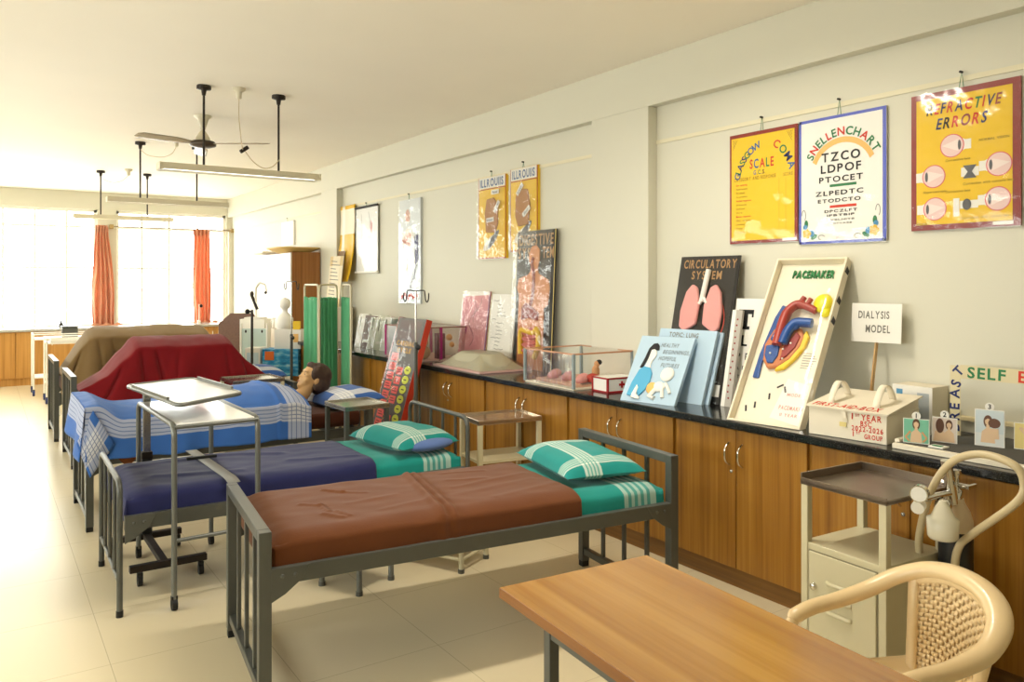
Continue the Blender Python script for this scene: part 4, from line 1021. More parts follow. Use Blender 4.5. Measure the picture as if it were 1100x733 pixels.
# --- two yellow charts with brown organ models
M_YOR = mat('golden_paper', '#f2c62a', .6); M_ORG = mat('brown_clay', '#b0763c', .6)
def organ_chart(label, y, z0, w_, h_, seed, flip):
    b = chart('', '', 0, 0, w_, h_, M_YOR, .03); b.M(M_RED)
    for q in ((w_ - .012, 0, w_, h_), (0, 0, w_, .010), (0, 0, .008, h_)): b.rect(*q)
    b.M(M_WHITE).rect(.008, h_ - .10, w_ - .012, h_ - .002, .0012); b.text('ILLROUIIS', .03, h_ - .085, .066, M_BLUEI, .002, fit=w_ - .07)
    b.M(M_RED).rect(.01, h_ - .112, w_ - .015, h_ - .104, .0014)
    b.M(mat('sand_wash', '#e4dcc4')).disc(w_ * .42, .14, .12, .045, .0013, rot=.5); b.M(M_LENS).disc(w_ * .55, .17, .12, .03, .0016, rot=.7)
    p = finish(b, 'wall_chart', label, 'chart', (XW - .012, y, z0), group=GW)
    o = MB().M(M_ORG); pts = [(-.07, -.16), (.06, -.17), (.10, -.08), (.09, .10), (.04, .16), (-.06, .15), (-.09, .02)]
    q = [(w_ * .5 + x * 1.1 * flip, h_ * .53 + y_ * .95) for x, y_ in pts]
    o.slab(q if flip > 0 else q[::-1], 0.001, .018).build('organ_model', p, bevel=.008)
    for k, (x, y_, r_, s_) in enumerate(((.68, .80, 0, 'Renal'), (.74, .62, .9, 'Ureter'), (.50, .47, .05, 'Kidney')) if flip > 0 else ((.42, .74, .8, 'Liver'), (.66, .47, .6, 'Duct'))):
        l = MB().M(M_WHITE); T = Matrix.Translation((w_ * x, h_ * y_, .02)) @ Matrix.Rotation(r_, 4, 'Z'); l.T = T
        l.box(-.06, .06, -.02, .02, 0, .002); l.text(s_, 0, -.01, .02, M_NAVYI, .003, 'c'); l.build('label_strip', p)
    panel_film(p, w_, h_, .022, M_FILMW, .006, seed); string_mb(w_ * .5, h_, h_ + .05).build('hanging_string', p)
organ_chart('narrow yellow organ model chart in wrinkled plastic, left one of the pair', 6.10, 1.785, .450, .730, 21, 1)
organ_chart('narrow yellow organ model chart partly behind the digestive system board', 5.578, 1.835, .395, .700, 27, -1)
# --- silver chart with a figure
w_, h_ = .50, 1.10
b = chart('', '', 0, 0, w_, h_, mat('silver_foil', '#cfd4d6', .35, .35), .03)
b.M(M_WHITE).poly([(.03, .40), (.10, .74), (.24, .82), (.36, .72), (.40, .42), (.30, .20), (.14, .22)], .0014)
b.M(mat('figure_rose', '#d8a48c')).disc(.21, .92, .055, .075, .0018); b.poly([(.10, .66), (.16, .74), (.28, .74), (.32, .66), (.26, .60), (.18, .62)], .002); b.M(mat('figure_red', '#c85a40')).stroke([(.08, .68), (.14, .64), (.20, .68), (.26, .63)], .018, .0024)
b.M(M_NAVYI).poly([(.36, .70), (.45, .72), (.46, .45), (.38, .40)], .0018); b.M(M_LENS).poly([(.30, .32), (.44, .42), (.32, .14), (.26, .14)], .0018); b.M(M_REDI).stroke([(.06, .05), (.14, .10), (.20, .04), (.28, .10), (.36, .05), (.44, .09)], .035, .002)
p = finish(b, 'wall_chart', 'silver chart with a white robed figure above the drip stand hook', 'chart', (XW - .012, 7.745, 1.355), group=GW)
panel_film(p, w_, h_, .006, M_FILMW, .006, 33); string_mb(.25, h_, h_ + .06).build('hanging_string', p)
# --- white roll-up chart and curled yellow chart
w_, h_ = .62, .77
b = chart('', '', 0, 0, w_, h_, mat('pale_silver_paper', '#ecebe6', .4), .004); b.M(M_INKG).stroke([(.15, h_ - .08), (.18, h_ - .3), (.14, h_ - .5)], .006); b.stroke([(.36, h_ - .06), (.42, h_ - .25)], .006); b.M(mat('rose_wash', '#d8a0a0')).disc(.44, h_ - .24, .03, .07, .0014)
p = finish(b, 'wall_chart', 'white roll up chart with rods at top and bottom, left of the silver chart', 'chart', (XW - .012, 8.915, 1.695), group=GW)
MB().M(M_INK).cyl((-.01, h_, .008), (w_ + .012, h_, .008), .014, 10).build('top_rod', p); MB().M(M_OFFW).cyl((-.01, 0, .008), (w_ + .012, 0, .008), .014, 10).build('bottom_rod', p); panel_film(p, w_, h_, .012, M_FILM, .004, 37); string_mb(.31, h_, h_ + .05).build('hanging_string', p)
def curl(u, v): return (.46 * u, .94 * v, -.0 + .10 * (1 - v) ** 3 + .012 * nz(u * 3, v * 4))
b = MB().M(cloth('yellow_poster', '#e8b820', vb=[(.62, .95)], ub=[(.16, .34)], band='#f8f4e6', bandmix=.8, bumps=.05, rough=.35)).grid(curl, 14, 24)
p = finish(b, 'wall_chart', 'curled yellow and white chart beside the recess edge, above the folding screen', 'chart', (XW - .02, 9.40, 1.585), group=GW)
sm = p.modifiers.new('thick', 'SOLIDIFY'); sm.thickness = .006
b = MB().M(M_MAROON).poly([(.02, .02), (.24, .02), (.26, .36), (.02, .40)], .105); b2 = MB().M(mat('brown_picture', '#7a5a30', .4)).grid(lambda u, v: (.02 + .22 * u, .03 + .35 * v, curl(.1, v * .4)[2] + .006), 6, 10).build('picture', p)
MB().M(M_OFFW).box(0, 0, 0, 0, 0, 0)
b = chart('', '', 0, 0, .56, .36, M_WHITE, .03); p = finish(b, 'wall_chart', 'blank looking white chart high on the wall above the wardrobe', 'chart', (XW - .012, 11.78, 2.12), group=GW); string_mb(.3, .36, .41).build('hanging_string', p)

# ================================================================== boards and models on the worktop
ZT = .867
def lean(bx_, ux, uy, vx, vy, vz): return (bx_, (ux, uy, 0), (vx, vy, vz))
# digestive system board
w_, h_ = .53, 1.13
M_BLKB = mat('black_board', '#26231f', .45); M_GOLD = mat('gold_lettering', '#b58c5c', .5); M_TAN = mat('orange_skin_foam', '#dd9360', .6)
b = MB().M(M_BLKB).box(0, w_, 0, h_, -.012, 0); b.M(mat('straw_edge', '#c8b060')).rect(w_ - .012, 0, w_, h_, .001)
b.text('DIGESTIVE', .03, h_ - .115, .085, M_GOLD, .002, fit=w_ - .06); b.text('SYS', .02, h_ - .225, .085, M_GOLD, .002, fit=.17); b.text('TEM', w_ - .17, h_ - .225, .085, M_GOLD, .002, fit=.15)
p = finish(b, 'model_board', 'tall black digestive system board with an orange torso leaning on the wall', 'model board', (3.685, 5.44, ZT), WU, (.045, 0, 1), 'model boards on the worktop')
body = [(.06, 0), (.06, .60), (.03, .66), (.05, .74), (.18, .77), (.215, .80), (.215, .84), (.19, .88), (.19, .95), (.22, 1.0), (.28, 1.01), (.33, .97), (.33, .88), (.31, .83), (.32, .78), (.46, .73), (.48, .66), (.46, .52), (.41, .50), (.42, 0)]
MB().M(M_TAN).slab(body[::-1], .001, .012).build('torso', p, bevel=.004)
g = MB().M(mat('gullet_red', '#9c4638', .5)); g.tube(smooth_path([(.26, .91, .016), (.24, .86, .018), (.27, .78, .018), (.27, .62, .018), (.24, .52, .018)], 5), .014, 8); g.slab([(.13, .40), (.13, .50), (.18, .54), (.28, .50), (.36, .46), (.35, .40), (.22, .42)], .012, .03); g.build('liver', p, bevel=.004)
g = MB().M(mat('bowel_pink', '#d8766a', .5)); pts = [(.16 + .09 * (1 + math.sin(k * 1.57)) * 1.0, .33 - .012 * k, .022) for k in range(18)]; g.tube(smooth_path(pts, 3), .014, 8); g.build('bowel', p)
g = MB().M(mat('colon_yellow', '#efc42c', .5)); g.tube(smooth_path([(.14, .12, .025), (.13, .30, .025), (.20, .31, .025), (.30, .30, .025), (.36, .33, .025), (.38, .20, .025), (.33, .10, .025)], 5), .022, 10); g.build('colon', p)
panel_film(p, w_, h_, .04, M_FILMW, .006, 44)
# pink and white charts behind the cage and dome
b = MB().M(mat('pink_chart', '#dd8f96', .6)).box(0, .46, 0, .63, -.01, 0); b.M(M_WHITE).poly([(.0, .63), (.46, .63), (.46, .60), (.0, .58)], .001)
b.M(mat('maroon_pencil', '#7c3a48')).stroke(smooth_pts := [(.20 + .05 * math.sin(k * .5), .55 - .022 * k) for k in range(20)], .006); b.stroke([(.27 + .06 * math.sin(k * .4 + 1), .57 - .02 * k) for k in range(12)], .006); b.M(mat('blue_edge', '#5a6a9c')).rect(.45, 0, .46, .63, .001)
p = finish(b, 'chart_board', 'pink chart in crinkled plastic standing behind the flat pink model', 'chart', (3.66, 6.33, ZT), WU, (.12, 0, 1), 'model boards on the worktop'); panel_film(p, .46, .63, .006, M_FILMW, .006, 51)
b = MB().M(M_WHITE).box(0, .40, 0, .61, -.01, 0); b.M(mat('straw_edge', '#c8b060')).rect(0, 0, .012, .61, .001)
for k in range(16):
    x = .05 if k % 5 == 0 else .12; b.M(M_INKG).stroke([(x + .02 * j, .55 - .032 * k + .004 * math.sin(j * 2 + k)) for j in range(random.randint(4, 9))], .004)
p = finish(b, 'chart_board', 'white handwritten chart standing left of the digestive system board', 'chart', (3.66, 5.845, ZT), WU, (.12, 0, 1), 'model boards on the worktop'); panel_film(p, .40, .61, .005, M_FILM, .004, 55)
# circulatory system board with lungs
w_, h_ = .435, .89
b = MB().M(M_BLKB).box(0, w_, 0, h_, -.008, 0); b.text('CIRCULATORY', .03, h_ - .075, .052, M_GOLD, .002, fit=w_ - .05); b.text('SYSTEM', .10, h_ - .145, .050, M_GOLD, .002, fit=.22)
b.M(M_WHITE).rect(w_ - .11, .04, w_ - .02, .11, .0015); b.M(M_REDI).stroke([(.34 + .04 * math.sin(k * .35), .62 - .03 * k) for k in range(12)], .005)
p = finish(b, 'model_board', 'black circulatory system board with pink lungs and a white windpipe', 'model board', (3.49, 3.515, ZT), (.10, -.995, 0), (.225, .022, .97), 'model boards on the worktop')
for s, x0 in ((-1, .15), (1, .285)):
    pts = [(x0 + s * x, .44 + y) for x, y in ((-.045, .02), (-.05, .14), (-.02, .25), (.02, .27), (.06, .22), (.085, .10), (.08, 0), (.04, -.03))]
    o = MB().M(M_PINK).slab(pts if s < 0 else pts[::-1], .001, .028).build('lung', p, bevel=.012, seg=3)
MB().M(M_WHITE).tube([(.215, .60, .02), (.235, .80, .02)], .017, 12).tube([(.20, .585, .02), (.225, .63, .02), (.255, .59, .02)], .012, 8).build('windpipe', p)
panel_film(p, w_, h_, .035, M_FILM, .006, 61)
# grey card boards and the small eye chart standing beside it
b = MB().M(mat('grey_card', '#b9b2a8', .6)).box(0, .065, 0, .56, -.02, .0); b.M(M_WHITE).rect(.0, 0, .025, .56, .001)
b.M(M_MAROON)
for k in range(14): b.disc(.045 - .01 * abs(math.sin(k)), .05 + .035 * k, .006, None, .0016, 8)
finish(b, 'chart_board', 'narrow grey card with red dots standing between the lungs board and eye chart', 'chart', (3.495, 3.05, ZT), (.12, -.99, 0), (.22, .03, .97), 'model boards on the worktop')
w_, h_ = .30, .62
b = MB().M(M_WHITE).box(0, w_, 0, h_, -.006, 0)
def slabT(x, y, s): b.M(M_INK).rect(x - s * .42, y + s * .78, x + s * .42, y + s, .0015); b.rect(x - s * .12, y, x + s * .12, y + s * .8, .0015); b.rect(x - s * .26, y, x + s * .26, y + s * .16, .0015); b.rect(x - s * .44, y + s * .62, x - s * .34, y + s, .0015); b.rect(x + s * .34, y + s * .62, x + s * .44, y + s, .0015)
slabT(.075, .44, .115); b.text('L', .06, .345, .06, M_INK, .0015); b.text('P E', .035, .265, .038, M_INK, .0015); b.text('A F D', .035, .205, .024, M_INK, .0015); b.text('E T O B C', .03, .16, .016, M_INK, .0015)
finish(b, 'chart_board', 'small white eye chart with a big letter T, left of the pacemaker model', 'chart', (3.575, 3.075, ZT), (.08, -.996, 0), (.16, .02, .98), 'model boards on the worktop')
# light blue boards
M_LBLUE = mat('light_blue_foam', '#b7d0e2', .6, var=.03)
w_, h_ = .426, .446
b = MB().M(M_LBLUE).box(0, w_, 0, h_, -.022, 0); b.text('TOPIC: LUNG', .08, h_ - .05, .028, M_INKG, .0015, fit=.22)
p = finish(b, 'topic_board', 'larger pale blue board standing behind the mother and baby board', 'board', (3.385, 3.553, ZT), (.092, -.996, 0), (.341, .031, .939), 'model boards on the worktop')
b = MB().M(M_LBLUE).box(0, w_, 0, h_ - .01, -.016, 0); b.M(M_RED).stroke([(.30 + .03 * math.sin(k), .06 + .02 * k) for k in range(9)], .006)
finish(b, 'topic_board', 'second pale blue board tight behind the larger pale blue board', 'board', (3.425, 3.538, ZT), (.092, -.996, 0), (.341, .031, .939), 'model boards on the worktop')
w_, h_ = .369, .446
b = MB().M(M_LBLUE).box(0, w_, 0, h_, -.025, 0); M_PENC = mat('pencil', '#7c868e', .7)
for s_, x, y in (('HEALTHY', .160, .375), ('BEGINNINGS,', .185, .330), ('HOPEFUL', .170, .285), ('FUTURES', .20, .240)): b.text(s_, x, y, .026, M_PENC, .0015, fit=.0155 * len(s_) + .01, shear=.1)
p = finish(b, 'mother_and_baby_board', 'pale blue board with a relief of a mother in blue and a crawling baby', 'board', (3.181, 3.55, ZT), (.236, -.972, 0), (.53, .128, .838), 'model boards on the worktop')
sc_ = lambda pts: [(x * .369, y * .446) for x, y in pts]
def relief(pts, M, z0, z1, name):
    a = sum(x0 * y1 - x1 * y0 for (x0, y0), (x1, y1) in zip(pts, pts[1:] + pts[:1])); pts = pts if a > 0 else pts[::-1]
    return MB().M(M).slab(sc_(pts), z0, z1).build(name, p, bevel=.004)
relief([(.17, .50), (.21, .66), (.23, .80), (.29, .88), (.36, .89), (.41, .85), (.43, .78), (.38, .78), (.32, .80), (.29, .72), (.26, .60), (.23, .50)], M_INK, .0005, .008, 'hair')
relief([(.29, .78), (.34, .79), (.39, .77), (.41, .72), (.40, .66), (.37, .62), (.36, .55), (.38, .50), (.31, .48), (.27, .52), (.28, .60)], M_WHITE, .001, .010, 'face')
relief([(.10, .08), (.12, .26), (.18, .46), (.26, .52), (.37, .51), (.44, .43), (.45, .30), (.41, .18), (.33, .08), (.24, .16), (.20, .07)], mat('sky_blue_clay', '#58aed6', .6), .001, .012, 'dress')
relief([(.20, .10), (.24, .24), (.28, .20), (.28, .10), (.36, .06), (.36, .03), (.20, .04)], M_WHITE, .010, .016, 'hand')
g = MB().M(M_WHITE); g.ell((.72 * .369, .43 * .446, .006), (.045, .047, .014)); g.ell((.64 * .369, .24 * .446, .006), (.042, .034, .014)); g.tube([(.74 * .369, .30 * .446, .008), (.84 * .369, .20 * .446, .008), (.87 * .369, .16 * .446, .008)], .010, 8); g.tube([(.70 * .369, .24 * .446, .008), (.76 * .369, .09 * .446, .008)], .011, 8); g.tube([(.60 * .369, .20 * .446, .008), (.52 * .369, .09 * .446, .008), (.62 * .369, .07 * .446, .008)], .014, 8)
g.build('baby', p); MB().M(M_ORI).ell((.51 * .369, .215 * .446, .006), (.034, .038, .013)).build('nappy', p)
# pacemaker model tray
w_, h_, dp = .396, .985, .055
b = MB().M(mat('ivory_board', '#f0e8d2', .55)).box(0, w_, 0, h_, -dp, -dp + .008)
M_FRM = mat('ivory_frame', '#f1e6cc', .5)
p = b.build('pacemaker_model'); frame(p, (3.172, 2.729, ZT + .002), (.15, -.989, 0), (.52, .079, .85)); tag(p, 'white box framed heart and pacemaker model wrapped in clear plastic', 'heart model')
f = MB().M(M_FRM)
for q in ((0, .012, 0, h_), (w_ - .012, w_, 0, h_), (.012, w_ - .012, 0, .012), (.012, w_ - .012, h_ - .012, h_)): f.box(q[0], q[1], q[2], q[3], -dp + .008, 0)
f.M(M_INK)
for x, y in ((w_ + .001, .90), (w_ + .001, .72), (w_ + .001, .60)): f.add([(w_ + .0008, y, -.01), (w_ + .0008, y, -.05), (w_ + .0008, y + .03, -.055), (w_ + .0008, y + .04, -.02)], [(0, 1, 2, 3)])
f.build('box_frame', p, bevel=.002)
zb = -dp + .0095
l = MB(); l.text('PACEMAKER', .10, h_ - .105, .045, mat('green_foam', '#2f8a4e', .6), -dp + .02, fit=.23, thick=.010); l.build('lettering', p)
l = MB().M(M_INKG)
for k in range(7): l.stroke([(.285, .43 - .014 * k), (.285 + random.uniform(.05, .08), .43 - .014 * k)], .003, zb)
for x, y, a in ((.055, .11, 1.3), (.10, .135, 1.4), (.165, .19, 1.4), (.195, .225, .5), (.235, .235, 1.2)):
    l.M(M_INK).stroke([(x, y), (x + .035 * math.cos(a), y - .035 * math.sin(a) if a > 1 else y + .02)], .010, zb)
l.M(M_WHITE).poly([(.20, .06), (.375, .03), (.375, .25), (.24, .28)], zb); M_PRED = mat('pale_red_pencil', '#d89a90'); l.text('MODEL OF', .26, .185, .016, M_PRED, zb + .001); l.text('PACEMAKER', .235, .11, .022, M_PRED, zb + .001, fit=.13); l.text('II YEAR', .25, .075, .016, M_PRED, zb + .001); l.build('paper_note', p)
def hs(pts, M, z1, name, bev=.006):
    q = [(.040 + x * .270, .265 + y * .455) for x, y in pts]; a = sum(x0 * y1 - x1 * y0 for (x0, y0), (x1, y1) in zip(q, q[1:] + q[:1])); q = q if a > 0 else q[::-1]
    return MB().M(M).slab(q, -dp + .008, -dp + z1).build(name, p, bevel=bev, seg=3)
M_HO = mat('heart_orange', '#c87844', .45); M_HB = mat('heart_blue', '#1f4f96', .4); M_HR = mat('heart_red', '#96241c', .4); M_HY = mat('heart_yellow', '#f0ca28', .4)
hs([(.03, 0), (.03, .30), (.12, .80), (.20, .97), (.30, .95), (.22, .62), (.14, .2), (.16, .0)], M_HB, .022, 'vein')
hs([(.45, .10), (.62, .13), (.78, .25), (.92, .42), (.94, .56), (.86, .64), (.80, .50), (.68, .30), (.50, .18)], M_HY, .030, 'fat_layer')
hs([(.10, .42), (.20, .62), (.32, .68), (.52, .66), (.74, .66), (.86, .56), (.84, .42), (.70, .25), (.50, .14), (.30, .12), (.16, .22)], M_HO, .034, 'heart_wall', .010)
hs([(.16, .40), (.18, .28), (.28, .18), (.40, .18), (.46, .28), (.44, .40), (.30, .42)], M_HB, .042, 'right_ventricle'); hs([(.20, .48), (.30, .46), (.44, .46), (.44, .58), (.34, .62), (.24, .58)], M_HB, .042, 'right_atrium')
hs([(.52, .22), (.64, .28), (.76, .40), (.80, .54), (.70, .60), (.60, .48), (.52, .40)], M_HR, .042, 'left_ventricle')
g = MB().M(mat('artery_red', '#a63a2c', .4)); X0 = lambda x, y, z: (.040 + x * .270, .265 + y * .455, -dp + z)
g.tube(smooth_path([X0(.40, .40, .05), X0(.40, .66, .055), X0(.44, .84, .055), X0(.58, .94, .05), X0(.78, .92, .045), X0(.96, .88, .035)], 6), [.026] * 12 + [.024] * 10 + [.020] * 9, 12); g.tube([X0(.62, .95, .05), X0(.68, 1.04, .05)], .014, 8); g.tube([X0(.78, .94, .05), X0(.82, 1.02, .05)], .013, 8); g.build('aorta', p)
g = MB().M(M_HB); g.tube(smooth_path([X0(.52, .42, .055), X0(.56, .56, .06), X0(.66, .68, .06), X0(.84, .70, .055), X0(.98, .70, .05)], 5), .025, 12); g.ell(X0(.64, .66, .055), (.035, .03, .02)); g.build('pulmonary_artery', p)
g = MB().M(M_WHITE)
for x, y in ((.28, .52), (.30, .30), (.54, .36), (.58, .24), (.66, .44)): g.ell(X0(x, y, .044), (.006, .006, .005), 8, 6)
g.build('pin', p)
MB().M(mat('yellow_balloon', '#ece01e', .35)).ell((.322, .715, -dp + .03), (.050, .056, .030)).ell((.345, .665, -dp + .025), (.026, .03, .02)).build('pulse_generator', p)
panel_film(p, w_, h_, .004, M_FILM, .010, 71, .02)
# first aid box
AB = thing('first_aid_box', 'white cardboard first aid box with two paper handles and red writing', 'first aid box', (3.206, 2.267, ZT), 0)
AU = Vector((.039, -.356, 0)).normalized(); ang = math.atan2(AU.y, AU.x); AB.rotation_euler = (0, 0, ang)
M_CARD = mat('cream_card', '#ece2cc', .65)
wd, dd, hh = .36, .33, .128
MB().M(M_CARD).box(0, wd, 0, dd, 0, hh).build('carton', AB, bevel=.002)
LT = Matrix.Translation((0, -.012, hh + .0005)) @ Matrix.Rotation(R(8), 4, 'X')
b = MB().M(M_CARD); b.T = LT; b.box(-.012, wd + .012, 0, dd + .022, 0, .006)
b.T = LT @ Matrix.Translation((0, 0, .0065)); b.text('FIRST-AID-BOX', .012, .018, .055, M_REDI, .0005, fit=.31); b.T = Matrix.Identity(4); b.build('lid', AB, bevel=.001)
b = MB().M(M_CARD); b.add([(.004, .01, hh), (.004, dd, hh), (.004, dd, hh + .045)], [(0, 1, 2)]); b.add([(wd - .004, .02, hh), (wd - .004, dd, hh), (wd - .004, dd, hh + .044)], [(0, 2, 1)]); b.add([(.004, dd - .002, hh), (wd - .004, dd - .002, hh), (wd - .004, dd - .002, hh + .045), (.004, dd - .002, hh + .045)], [(0, 1, 2, 3)]); b.build('inner_flap', AB)
for x in (.075, .285):
    pts = arc_corner((x - .0, .10, hh + .007), (x, .06, hh + .16), (x, .16, hh + .10), .06, 4)
    f = lambda u, v, x=x: (x - .016 + .032 * v, .06 + .17 * u, hh + .012 + .02 * u + .088 * math.sin(math.pi * u) ** .75)
    o = MB().M(M_CARD).grid(f, 20, 2).build('handle', AB); s_ = o.modifiers.new('thick', 'SOLIDIFY'); s_.thickness = .002
FT = Matrix(((1, 0, 0, 0), (0, 0, -1, -.001), (0, 1, 0, 0), (0, 0, 0, 1)))
b = MB(); b.T = FT
for s_, x, y, h2, ft in (('I', .205, .094, .026, None), ('ST', .222, .108, .012, .018), ('YEAR', .248, .094, .026, .09), ('BSC', .245, .068, .022, .05), ('2022-2026', .205, .044, .022, .14), ('I', .21, .018, .022, None), ('ST', .226, .030, .011, .018), ('GROUP', .262, .014, .020, .08)): b.text(s_, x, y, h2, M_REDI, .0005, fit=ft)
b.build('lettering', AB)
b = MB().M(M_CARD).grid(lambda u, v: (.155 + .024 * u + .01 * (1 - v), -.003 - .006 * math.sin(v * 3), .075 + .065 * v), 2, 6); b.M(mat('tape_yellow', '#e2cf86', .5)).box(.150, .182, -.006, -.001, .055, .075); b.build('tab', AB)
# things behind the first aid box
t = thing('dialysis_sign', 'white card sign on a wooden stick behind the first aid box', 'sign', (3.66, 2.24, ZT))
MB().M(wood('pale_stick', '#b88850', '#caa066', '#d8b47c', 2)).bar((.0, .01, 0), (.06, .0, .42), .022, .008, (0, 1, 0)).build('stick', t, bevel=.001)
b = MB().M(M_WHITE).box(0, .255, 0, .195, -.003, 0); b.text('DIALYSIS', .035, .120, .036, M_INKG, .001, fit=.16, jit=.04); b.text('MODEL', .075, .050, .036, M_INKG, .001, fit=.125, jit=.04)
o = b.build('card', t); bpy.context.view_layer.update(); o.parent = t; u_ = Vector((.06, -.998, 0)).normalized(); v_ = Vector((.06, .004, 1)); v_ = (v_ - u_ * v_.dot(u_)).normalized(); n_ = u_.cross(v_)
o.matrix_local = Matrix(((u_.x, v_.x, n_.x, .035), (u_.y, v_.y, n_.y, .125), (u_.z, v_.z, n_.z, .405), (0, 0, 0, 1)))
b = MB().M(M_CARD).box(0, .14, -.005, .185, 0, .22); b.T = Matrix(((0, 0, -1, -.001), (-1, 0, 0, .185), (0, 1, 0, 0), (0, 0, 0, 1)))
b.M(M_WHITE).rect(0, 0, .19, .22, .0003); b.M(mat('print_blue', '#5c9ec8')).rect(.02, .165, .05, .20, .001); b.rect(.055, .135, .11, .152, .001); b.rect(.03, .06, .05, .12, .001); b.rect(.02, .158, .10, .164, .001); b.M(mat('print_grey', '#b8c0c4')).rect(.12, .05, .175, .19, .001)
o = b.build('medicine_carton', bevel=.001); o.location = (3.62, 1.915, ZT); tag(o, 'small white carton with blue print behind the first aid box', 'carton')
b = MB().M(mat('dark_roll', '#4a4238', .6)); b.tube([(0, 0, 0), (.02, 0, 0)], .036, 20); b.M(M_LENS).tube([(-.001, 0, 0), (.002, 0, 0)], .018, 16); o = b.build('tape_roll'); o.location = (3.70, 2.335, ZT + .037); tag(o, 'dark tape roll against the wall behind the first aid box', 'roll')
# breast self examination display
t = thing('presentation_board', 'dark topped foam base board carrying four numbered picture cards', 'display board', (3.212, 1.866, ZT), 0)
b = MB().M(M_CARD).box(0, .50, -1.12, 0, 0, .022); b.build('board', t, bevel=.002); MB().M(mat('dark_felt', '#4b4944', .9)).box(.025, .50, -1.12, -.006, .022, .0245).build('felt_top', t)
MB().M(M_CARD).tube([(.03, -.005, .028), (.22, .0, .03)], .012, 8).build('paper_roll', t)
ZB = ZT + .0245
M_C1 = mat('mint_card', '#7cc2a4', .7); M_C4 = mat('yellow_card', '#ead58c', .7); M_C3 = mat('blue_white_card', '#dfe2e0', .7)
def card(num, label, x, y, ux, uy, w_, h_, M, draw):
    b = MB().M(M_WHITE).box(0, w_, 0, h_, -.003, 0); b.M(M).rect(.003, .003, w_ - .003, h_ - .003, .0006); draw(b, w_, h_)
    b.M(M_WHITE).disc(w_ * .5, h_ + .012, .017, .017, .0006, 20); b.slab([(w_ * .5 + .017 * math.cos(a), h_ + .012 + .017 * math.sin(a)) for a in [k * .3142 for k in range(20)]], -.002, .0004)
    b.text(num, w_ * .5, h_ + .003, .019, M_INK, .0012, 'c'); b.M(M_CARD).add([(w_ * .3, 0, -.003), (w_ * .7, 0, -.003), (w_ * .5, 0, -.045), (w_ * .5, h_ * .6, -.003)], [(0, 3, 2), (1, 2, 3), (0, 2, 1)])
    return finish(b, 'picture_card', label, 'picture card', (x, y, ZB), (ux, uy, 0), (.04, .0, 1), 'numbered cards on the display board')
def person_front(b, cx, y0, s, hair=M_HAIRB, long=True):
    if long: b.M(hair).disc(cx, y0 + s * .80, s * .15, s * .24, .001)
    b.M(M_SKINL).poly([(cx - s * .24, y0), (cx - s * .20, y0 + s * .42), (cx - s * .06, y0 + s * .55), (cx - s * .06, y0 + s * .66), (cx + s * .06, y0 + s * .66), (cx + s * .06, y0 + s * .55), (cx + s * .20, y0 + s * .42), (cx + s * .24, y0)], .0013).disc(cx, y0 + s * .80, s * .10, s * .15, .0016)
    b.M(hair).poly([(cx - s * .10, y0 + s * .85), (cx - s * .08, y0 + s * .96), (cx, y0 + s * 1.0), (cx + s * .08, y0 + s * .96), (cx + s * .10, y0 + s * .85), (cx, y0 + s * .92)], .002)
def d1(b, w_, h_):
    person_front(b, w_ * .5, .004, h_ * .92)
    for s in (-1, 1): b.M(M_SKIN).stroke([(w_ * .5 + s * .022, .05), (w_ * .5 + s * .040, .025), (w_ * .5 + s * .026, .008)], .007, .0018)
def d2(b, w_, h_):
    b.M(M_SKINL).poly([(.006, .004), (.012, .045), (.03, .055), (.046, .045), (.05, .004)], .001); b.M(M_HAIRB).disc(w_ * .32, h_ * .66, .016, .031, .0016); person_front(b, w_ * .68, .004, h_ * .85)
def d3(b, w_, h_):
    b.M(mat('pale_blue_wash', '#ccd8dc')).rect(.003, h_ * .36, w_ - .003, h_ - .003, .0009); person_front(b, w_ * .45, h_ * .10, h_ * .72); b.M(M_HAIRB).disc(w_ * .66, h_ * .64, .022, .020, .0022); b.M(M_SKINL).poly([(w_ * .45, h_ * .2), (w_ * .5, h_ * .5), (w_ * .8, h_ * .5), (w_ * .82, h_ * .22)], .0018)
def d4(b, w_, h_):
    person_front(b, w_ * .62, .004, h_ * .9); b.M(M_SKINL).stroke([(w_ * .45, h_ * .5), (w_ * .2, h_ * .8), (w_ * .5, h_ * .75)], .008, .0018); b.M(mat('lilac_top', '#c0b0c8')).poly([(w_ * .45, .02), (w_ * .48, .05), (w_ * .75, .05), (w_ * .8, .02)], .002)
card('1', 'mint green picture card numbered 1, of a woman with hands on hips', 3.253, 1.841, .36, -.93, .100, .104, M_C1, d1)
card('2', 'pale picture card numbered 2, of a long haired back and a face', 3.375, 1.783, .27, -.96, .096, .106, mat('sand_card', '#e2d4c8', .7), d2)
card('3', 'tall pale blue picture card numbered 3, of a head on an arm', 3.445, 1.642, .27, -.96, .108, .152, M_C3, d3)
card('4', 'yellow picture card numbered 4 near the frame edge', 3.501, 1.515, .27, -.96, .10, .108, M_C4, d4)
b = MB().M(M_WHITE).box(0, .05, -.03, .03, 0, .006); b.M(M_GREENI).box(.008, .03, -.018, .02, .006, .008); o = b.build('eraser'); o.location = (3.245, 1.70, ZB); tag(o, 'tiny white and green eraser on the display board edge', 'eraser')
AR = thing('letter_arch', 'clear arch of cut out letters at the back of the display board', 'lettering arch', (3.60, 1.82, ZB))
b = MB().M(mat('arch_card', '#dccfa6', .5)); b.box(-.001, .001, -.045, .0, 0, .31); b.box(-.001, .001, -1.06, -.045, .255, .315); b.box(-.001, .001, -1.06, -1.02, 0, .255); b.build('strip', AR)
PT = Matrix(((0, 0, -1, -.0015), (-1, 0, 0, 0), (0, 1, 0, 0), (0, 0, 0, 1)))
b = MB(); b.T = PT
